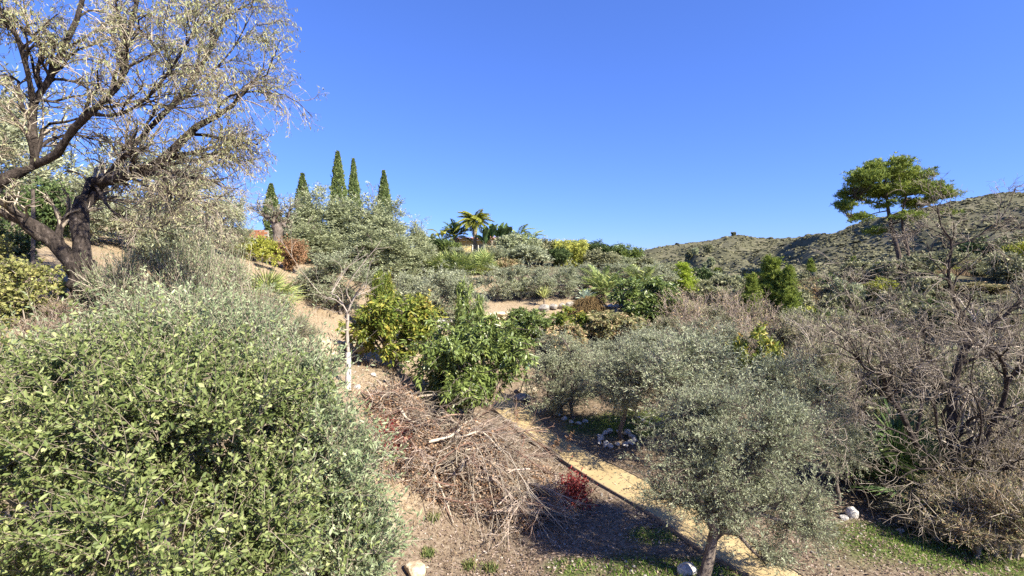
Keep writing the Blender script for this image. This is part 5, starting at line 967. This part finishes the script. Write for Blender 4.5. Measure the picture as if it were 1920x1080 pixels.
def stone_wall(name, label, pts, hgt, stone, mat, seed, rows=2):
    A = np.array([hit(*p) for p in pts]); c = A.mean(0); r = thing(name, label, 'wall', c); g = rng(seed); C = resample(A, 60); Ls = np.concatenate([[0], np.cumsum(np.linalg.norm(np.diff(C, axis=0), axis=1))])
    for j in range(rows):
        s = 0.0
        while s < Ls[-1]:
            w = stone * g.uniform(0.7, 1.5); k = int(np.searchsorted(Ls, min(s + w / 2, Ls[-1] - 1e-3))); p = C[min(k, 59)]; d = C[min(k + 1, 59)] - C[max(k - 1, 0)]; hh = hgt / rows * g.uniform(0.85, 1.15)
            ob('stone', rock_mesh(30 + g.integers(0, 5), mat, (1, 0.8, 0.7)), r, loc=Vector(p - c) + Vector((0, 0.06 * j, hgt / rows * (j + 0.4))), rot=(g.uniform(-.15, .15), g.uniform(-.1, .1), math.atan2(d[1], d[0]) + g.uniform(-.2, .2)), scale=(w * 1.12, w, hh / 0.7 * 1.25)); s += w
stone_wall('stone_wall', 'dry stone terrace wall of big pale blocks behind the whitewashed sapling', [(590, 672), (640, 674), (682, 676)], 0.5, 0.45, 'rock_o', 1, 2)
stone_wall('stone_wall', 'pale stone retaining wall at the foot of the sandy bank', [(905, 612), (935, 610), (970, 608)], 0.55, 0.4, 'rock_o', 2, 3)
stone_wall('stone_wall', 'white stone wall right of the brown grass mound', [(1125, 598), (1150, 596), (1172, 594)], 0.6, 0.36, 'rock_w', 3, 3)
stone_wall('stone_wall', 'pale stone wall glimpsed behind the glossy fruit tree', [(790, 622), (815, 618), (840, 616)], 0.4, 0.4, 'rock_w', 4, 2)
stone_wall('rock_border', 'rough rocks along the top of the sandy bank beside the yucca', [(1010, 585), (1040, 580), (1072, 578)], 0.3, 0.4, 'rock_g', 5, 1)
for k, (u, v, w, lab) in enumerate([(700, 705, 14, 'small pale stone on the slope right of the whitewashed trunk'), (670, 728, 16, 'pale stone at the foot of the whitewashed trunk'), (722, 675, 16, 'grey stone under the yellowing tree'), (735, 685, 13, 'smaller grey stone under the yellowing tree'), (610, 700, 12, 'small stone on the ochre slope left of the whitewashed trunk')]): rock(u, v, w, lab, 'rock_w', 40 + k)
# brown grass mound
def mound():
    b = hit(1105, 590); r = thing('grass_mound', 'mound of brown grass spilling over the terrace wall', 'plant', b); g = rng(95); n = 1700; S = np.stack([g.normal(0, 0.42, n), g.normal(0, 0.3, n), np.zeros(n)], 1); S[:, 2] = np.clip(0.75 - 0.9 * (S[:, 0] ** 2 + S[:, 1] ** 2), -0.1, 1) * g.uniform(0.5, 1, n)
    d = nrm(np.stack([S[:, 0] * 0.9, S[:, 1] * 0.9 - 0.3, np.full(n, 0.25)], 1) + g.normal(size=(n, 3)) * 0.35); L = np.full((n, 1), 0.4); P = bez(S, d * L * 0.6, S + d * L - [0, 0, 0.3], 4); V, q = tube(P, taper(n, 4, 0.014, 0.004), 3); G = Geo(); G.add(V, q, None, np.repeat(g.random(n), 12)); G.obj('grass_blades', M['brown_grass'], r, kind='stuff')
mound()

# ------------------------------------------------------------------ tripod sprinkler
M['steel_dark'] = solid('dark_metal', (0.02, 0.02, 0.022), (0.04, 0.04, 0.04), 8, 0.5, 0.05)
M['turquoise'] = solid('turquoise_plastic', (0.02, 0.22, 0.22), (0.03, 0.28, 0.27), 4, 0.4, 0.0)
def sprinkler():
    b = foot(987, 14.6); b[2] = h1(b[0], b[1]); z = at(987, 700, 14.6)[2] - b[2]; z = max(z, 0.75); r = thing('tripod_sprinkler', 'small turquoise-topped tripod sprinkler behind the blocks at the path head', 'sprinkler', b)
    for k in range(3):
        a = k * 2.094 + 0.5; G = Geo(); P = resample([(math.cos(a) * 0.3, math.sin(a) * 0.3, -0.03), (math.cos(a) * 0.15, math.sin(a) * 0.15, z * 0.5), (0, 0, z)], 5)[None]; G.add(*tube(P, taper(1, 5, 0.014, 0.014), 6)); G.obj('leg', M['steel_dark'], r, True)
    G = Geo(); G.add(*tube(resample([(0, 0, 0.1), (0, 0, z * .6), (0, 0, z + 0.12)], 5)[None], taper(1, 5, 0.014, 0.014), 6)); G.obj('riser', M['steel_dark'], r, True)
    G = Geo(); zz = np.array([0, .01, .03, .12, .17, .2, .21]) + z + 0.08; G.add(*tube(np.stack([0 * zz, 0 * zz, zz], 1)[None], np.array([[0.001, .03, .04, .04, .03, .02, .001]]), 10)); G.obj('head', M['turquoise'], r, True)
    G = Geo(); G.add(*tube(resample([(0, 0, z + .2), (0.06, -0.03, z + .24), (0.14, -0.06, z + .25)], 5)[None], taper(1, 5, 0.012, 0.008), 6)); G.obj('nozzle', M['turquoise'], r, True)
sprinkler()

# ------------------------------------------------------------------ heap of cut branches
def brush_heap():
    g = rng(900); c = hit(895, 935); r = thing('brush_heap', 'heap of cut dry branches and dead leaves beside the sandy path', 'brush heap', c)
    LU = [(760, 800, 0.75, 0.60), (900, 905, 1.0, 0.85), (1000, 915, 0.6, 0.42), (820, 880, 0.8, 0.55), (925, 865, 0.65, 0.42), (970, 960, 0.6, 0.3), (740, 850, 0.6, 0.4)]
    L = [(*hit(u, v)[:2], rr, hh) for u, v, rr, hh in LU]
    def top(x, y):
        z = np.zeros_like(x)
        for cx, cy, rr, hh in L: z = np.maximum(z, 1.2 * hh * np.clip(1 - ((x - cx) ** 2 + (y - cy) ** 2) / rr ** 2, 0, 1) ** 0.75)
        return H(x, y) + z
    def pts(n, lo=0.0, hi=1.0, spread=1.0, which=None):
        w = np.array([l[2] ** 2 for l in L]); i = g.choice(len(L), n, p=w / w.sum()) if which is None else np.full(n, which); a = g.uniform(0, 6.28, n); q = np.sqrt(g.random(n)) * spread
        A = np.array(L)[i]; x = A[:, 0] + np.cos(a) * q * A[:, 2]; y = A[:, 1] + np.sin(a) * q * A[:, 2]; h = H(x, y); t = top(x, y); return np.stack([x, y, h + (t - h) * g.uniform(lo, hi, n)], 1)
    # dead leaves through the heap
    n = 17000; S = pts(n, 0.3, 1.04) - c; d = rdir(g, n); nn = rdir(g, n); s = nrm(np.cross(d, nn)); G = Geo(); V, Ft, tt = leaf_geo(S, d, s, np.cross(s, d), (0.07 * g.uniform(0.5, 1.4, n))[:, None], (0.014 * g.uniform(0.6, 1.4, n))[:, None], 0.5, g.random(n)); G.add(V, None, Ft, tt); G.obj('dead_leaves', M['dryleaf'], r, kind='stuff')
    # fine twigs
    n = 3400; S = pts(n, 0.2, 1.06) - c; a = g.normal(-0.5, 0.9, n); d = nrm(np.stack([np.cos(a), np.sin(a), g.normal(0.0, 0.3, n)], 1)); l = (g.uniform(0.2, 0.75, n))[:, None]; P = bez(S - d * l * 0.5, d * l * 0.5 + rdir(g, n) * l * 0.15, S + d * l * 0.5, 4, g, 0.04); G = Geo(); G.add(*tube(P, taper(n, 4, g.uniform(0.003, 0.0085, n), 0.002), 3), tint=np.repeat(g.random(n), 12)); G.obj('twigs', M['pinktwig'], r, kind='stuff')
    # reddish dead foliage
    S = np.concatenate([pts(800, 0.7, 1.08, 0.55, 6) - c, hit(1078, 945) - c + g.normal(size=(1500, 3)) * [0.14, 0.2, 0.12] + [0, 0, 0.28], pts(250, 0.7, 1.05, 0.4, 4) - c]); n = len(S); d = nrm(rdir(g, n) + [0.2, -0.2, -0.5]); s = nrm(np.cross(d, rdir(g, n))); G = Geo(); V, Ft, tt = leaf_geo(S, d, s, np.cross(s, d), (0.085 * g.uniform(0.5, 1.3, n))[:, None], (0.011 * g.uniform(0.6, 1.4, n))[:, None], 0.3, g.random(n)); G.add(V, None, Ft, tt); G.obj('red_leaves', M['red'], r, kind='stuff')
    # branches, each a piece of its own
    ms = []
    for k in range(12):
        q = rng(920 + k); L0 = q.uniform(0.9, 1.7); E = np.array([[L0, q.normal(0, 0.15), q.normal(0, 0.06)]]); P = bez(np.zeros((1, 3)), np.array([[L0 * 0.4, q.normal(0, 0.3), 0.18]]), E, 10, q, 0.04); rr = taper(1, 10, q.uniform(0.012, 0.034), 0.005); G = Geo(); G.add(*tube(P, rr, 6), tint=np.full(60, q.uniform(0.3, 0.9)))
        Q, q0 = grow(q, P, rr, 9, 0.42, 0.5, 6, 0.0, 0.05, 0.15, 0.2, 0.9); RQ = taper(9, 6, np.clip(q0, 0.004, 0.01), 0.0025); G.add(*tube(Q, RQ, 4), tint=np.repeat(q.uniform(0.3, 0.9, 9), 24)); Z, _ = grow(q, Q, RQ, 4, 0.5, 0.5, 4, 0, 0.05, 0.2, 0.1, 0.4); G.add(*tube(Z, taper(len(Z), 4, 0.003, 0.0018), 3), tint=np.repeat(q.uniform(0.3, 0.9, len(Z)), 12)); ms.append(G.mesh('branch', M[('twig', 'pinktwig', 'twig', 'redtwig')[k % 4]]))
    for k in range(170):
        p = pts(1, 0.75, 1.05, 0.85)[0] - c; a = g.normal(-0.7, 0.8) if k % 3 else g.uniform(0, 6.28); ob('branch', ms[k % 12], r, loc=p - 0.5 * np.array([math.cos(a), math.sin(a), 0]), rot=(g.uniform(0, 6.28), g.normal(0.1, 0.22), a), scale=[g.uniform(0.7, 1.15)] * 3)
    # straight bundle of sticks
    for k in range(16):
        A = hit(915 + k * 2.5, 790 + k * 1.2); B = hit(1045 + g.uniform(-15, 15), 850 + k * 2); A[2] = float(top(A[:1], A[1:2])[0]) + 0.2 + 0.03 * (k % 4); B[2] = float(top(B[:1], B[1:2])[0]) + 0.14; G = Geo(); G.add(*tube(bez(A[None] - c, (B - A)[None] * 0.5 + [0, 0, .1], B[None] - c, 6, g, 0.015), taper(1, 6, 0.009, 0.004), 5), tint=np.full(30, g.uniform(0.6, 1))); G.obj('branch', M['twig'], r)
    # thick pale branches
    for pl, r0 in (([(805, 893, .5), (850, 898, .6), (880, 872, .75), (905, 868, .8), (925, 852, .8)], 0.03), ([(855, 905, .5), (875, 912, .6), (905, 912, .6), (940, 932, .5)], 0.027), ([(750, 822, .45), (765, 835, .5), (790, 850, .4)], 0.032), ([(815, 930, .3), (835, 950, .25), (850, 985, .06)], 0.02), ([(830, 790, .35), (828, 775, .45), (830, 762, .6)], 0.035), ([(840, 800, .3), (850, 775, .6)], 0.03)):
        Q = []
        for u, v, z in pl: q = hit(u, v); q[2] = float(top(q[:1], q[1:2])[0]) - 0.02; Q.append(q - c + [0, 0, 0.06])
        P = resample(Q, 10)[None] if len(Q) > 2 else np.linspace(Q[0], Q[1], 10)[None]; G = Geo(); G.add(*tube(P, taper(1, 10, r0, r0 * 0.5) * (1 + 0.08 * g.normal(size=(1, 10))), 8), tint=np.full(80, 0.85)); G.obj('branch', M['twig'], r, True)
    # long thin arcs sweeping down towards the camera side
    for k in range(26):
        A = hit(g.uniform(820, 1000), g.uniform(850, 930)); A[2] = float(top(A[:1], A[1:2])[0]); B = hit(g.uniform(800, 1110), g.uniform(960, 1035)); B[2] += 0.02; G = Geo(); P = bez(A[None] - c, (B - A)[None] * 0.45 + [[g.normal(0, .2), 0, 0.25]], B[None] - c, 9, g, 0.03); rr = taper(1, 9, 0.009, 0.003); G.add(*tube(P, rr, 5), tint=np.full(45, g.uniform(0.4, 0.95))); Q, q0 = grow(g, P, rr, 6, 0.35, 0.4, 5, 0, 0.04, 0.2, 0.15, 0.7); G.add(*tube(Q, taper(6, 5, 0.0045, 0.002), 3), tint=np.repeat(g.uniform(0.4, 0.95, 6), 15)); G.obj('branch', M['twig'], r)
brush_heap()

# ------------------------------------------------------------------ litter, grass, small weeds
def ground_scatter(name, label, cat, n, xr, yr, mask, mat, blade, seed, allow=0.0):
    g = rng(seed); x = g.uniform(*xr, n); y = g.uniform(*yr, n); op = on_path(x, y, 0.0); m = mask(g, x, y) & (~op | (g.random(n) < allow)); x, y, op = x[m], y[m], op[m]; n = len(x); S = np.stack([x, y, H(x, y) + np.where(op, 0.062, 0)], 1)
    if blade:
        L = (blade * g.uniform(0.5, 1.4, n))[:, None]; d = nrm(np.array([0, 0, 1.0]) + g.normal(size=(n, 3)) * 0.45); s = nrm(np.cross(d, rdir(g, n))); V, Ft, tt = leaf_geo(S - [0, 0, 0.01], d, s, np.cross(s, d), L, np.full((n, 1), 0.0055 if blade < 0.2 else 0.009), 0.2, g.random(n))
    else:
        d = nrm(rdir(g, n) * [1, 1, 0.35]); s = nrm(np.cross(d, nrm(rdir(g, n) * 0.5 + [0, 0, 1]))); V, Ft, tt = leaf_geo(S + [0, 0, 0.012], d, s, np.cross(s, d), (0.055 * g.uniform(0.4, 1.4, n))[:, None], (0.010 * g.uniform(0.5, 1.5, n))[:, None], 0.4, g.random(n))
    G = Geo(); G.add(V, None, Ft, tt); o = G.obj(name, M[mat], None); return tag(o, label, cat, None, 'stuff')
ground_scatter('leaf_litter', 'dry leaves and chips littering the ground round the path and heap', 'leaf litter', 90000, (-3.5, 9), (5.4, 15), lambda g, x, y: g.random(len(x)) < np.clip(1.25 - y / 14 + (fbm(x * 1.2, y * 1.2, 2) - 0.5), 0.15, 1), 'litter', 0, 1, 0.10)
ground_scatter('grass', 'patches of short green grass among the olives', 'grass', 120000, (-1, 9.5), (5.6, 14), lambda g, x, y: g.random(len(x)) < np.clip((green_mask(x, y) + fbm(x * 1.5, y * 1.5, 8) * 0.9 - 0.95) * 1.6, 0, 1), 'grass', 0.07, 2)
ground_scatter('dry_grass', 'pale dry grass on top of the ridge under the umbrella pine', 'dry grass', 40000, (22, 52), (41.5, 47.5), lambda g, x, y: g.random(len(x)) < np.clip(1 - np.abs(y - 44.6) / 3 + fbm(x * 0.5, y * 0.5, 3) - 0.5, 0, 1), 'drygrass', 0.7, 3)
ground_scatter('dry_weeds', 'sparse dry grass and weeds on the ochre slope', 'weeds', 26000, (-9, -1.2), (6.5, 24), lambda g, x, y: g.random(len(x)) < np.clip((fbm(x * 0.9, y * 0.9, 6) - 0.45) * 3, 0.03, 1), 'drygrass', 0.13, 4)
def pebbles():
    g = rng(7); n = 2600; x = g.uniform(-4, 9, n); y = g.uniform(5.4, 14, n); m = ~on_path(x, y) & (g.random(n) < np.clip(fbm(x * 0.8, y * 0.8, 12) * 2 - 0.5, 0.1, 1)); x, y = x[m], y[m]; n = len(x)
    t = (1 + 5 ** 0.5) / 2; B = np.array([(-1, t, 0), (1, t, 0), (-1, -t, 0), (1, -t, 0), (0, -1, t), (0, 1, t), (0, -1, -t), (0, 1, -t), (t, 0, -1), (t, 0, 1), (-t, 0, -1), (-t, 0, 1)]) / 1.9
    Fb = np.array([(0, 11, 5), (0, 5, 1), (0, 1, 7), (0, 7, 10), (0, 10, 11), (1, 5, 9), (5, 11, 4), (11, 10, 2), (10, 7, 6), (7, 1, 8), (3, 9, 4), (3, 4, 2), (3, 2, 6), (3, 6, 8), (3, 8, 9), (4, 9, 5), (2, 4, 11), (6, 2, 10), (8, 6, 7), (9, 8, 1)])
    V = B[None] * g.uniform(0.7, 1.3, (n, 12, 1)) * (g.uniform(0.008, 0.032, (n, 1, 1)) * np.array([1, 1, 0.65])) + np.stack([x, y, H(x, y)], 1)[:, None]
    o = mk('pebbles', V.reshape(-1, 3), [(Fb[None] + (np.arange(n) * 12)[:, None, None]).reshape(-1, 3)], M['rock_g']); tag(o, 'small stones and clods scattered over the soil', 'pebbles', None, 'stuff')
pebbles()
ground_scatter('fallen_twigs', 'short straw and fallen twigs on the soil round the heap', 'straw', 9000, (-3, 6), (5.6, 12), lambda g, x, y: g.random(len(x)) < np.clip(fbm(x * 1.1, y * 1.1, 22) * 2 - 0.6, 0, 1), 'drygrass', 0.09, 8)
weeds = [(810, 972, 'small green weed below the cut branches'), (880, 1062, 'small green weed at the bottom edge'), (920, 1068, 'second small green weed at the bottom edge'), (800, 1040, 'thin weed on the litter near the ochre boulder'), (720, 745, 'dark green tuft at the left top of the brush heap'), (830, 760, 'green grassy tuft between the heap and the glossy fruit tree')]
for k, (u, v, lab) in enumerate(weeds):
    g = rng(950 + k); b = hit(u, v); n = 150; S = np.stack([g.normal(0, 0.06, n), g.normal(0, 0.06, n), np.full(n, -0.02)], 1); d = nrm(rdir(g, n) * 0.6 + [0, 0, 1]); L = (g.uniform(0.04, 0.14, n) * (1.9 if k >= 4 else 1))[:, None]; s = nrm(np.cross(d, rdir(g, n))); G = Geo(); V, Ft, tt = leaf_geo(S, d, s, np.cross(s, d), L, np.full((n, 1), 0.009), 0.3, g.random(n)); G.add(V, None, Ft, tt); o = G.obj('weed', M['weed']); o.location = Vector(b); tag(o, lab, 'weed', 'green weeds round the heap')
# leafy stalks standing at the near edge of the path
for k, (u, v, h, lab) in enumerate([(1062, 866, 0.55, 'tall dry leafy stalk at the path edge right of the heap'), (1040, 852, 0.35, 'dry brown-leaved stalk between the heap and the path'), (968, 800, 0.4, 'dry stalk at the path edge near its head')]):
    g = rng(970 + k); b = hit(u, v); P = bez(np.array([[0, 0, -0.02]]), np.array([[0.02, 0, h * 0.5]]), np.array([[0.04, 0, h]]), 7, g, 0.04); G = Geo(); rr = taper(1, 7, 0.007, 0.003); G.add(*tube(P, rr, 5), tint=np.full(35, 0.4)); Q, q0 = grow(g, P, rr, 7, 0.4, 0.6, 4, 0.3, 0.04, 0.35); G.add(*tube(Q, taper(7, 4, 0.004, 0.002), 3)); r = thing('dry_stalk', lab, 'plant', b); G.obj('stem', M['pinktwig'], r); V, Ft, tt = leaves(g, Q, 7, 0.07, 0.03, 0.4, 0.4); G = Geo(); G.add(V, None, Ft, tt); G.obj('leaves', M['dryleaf'], r, kind='stuff')
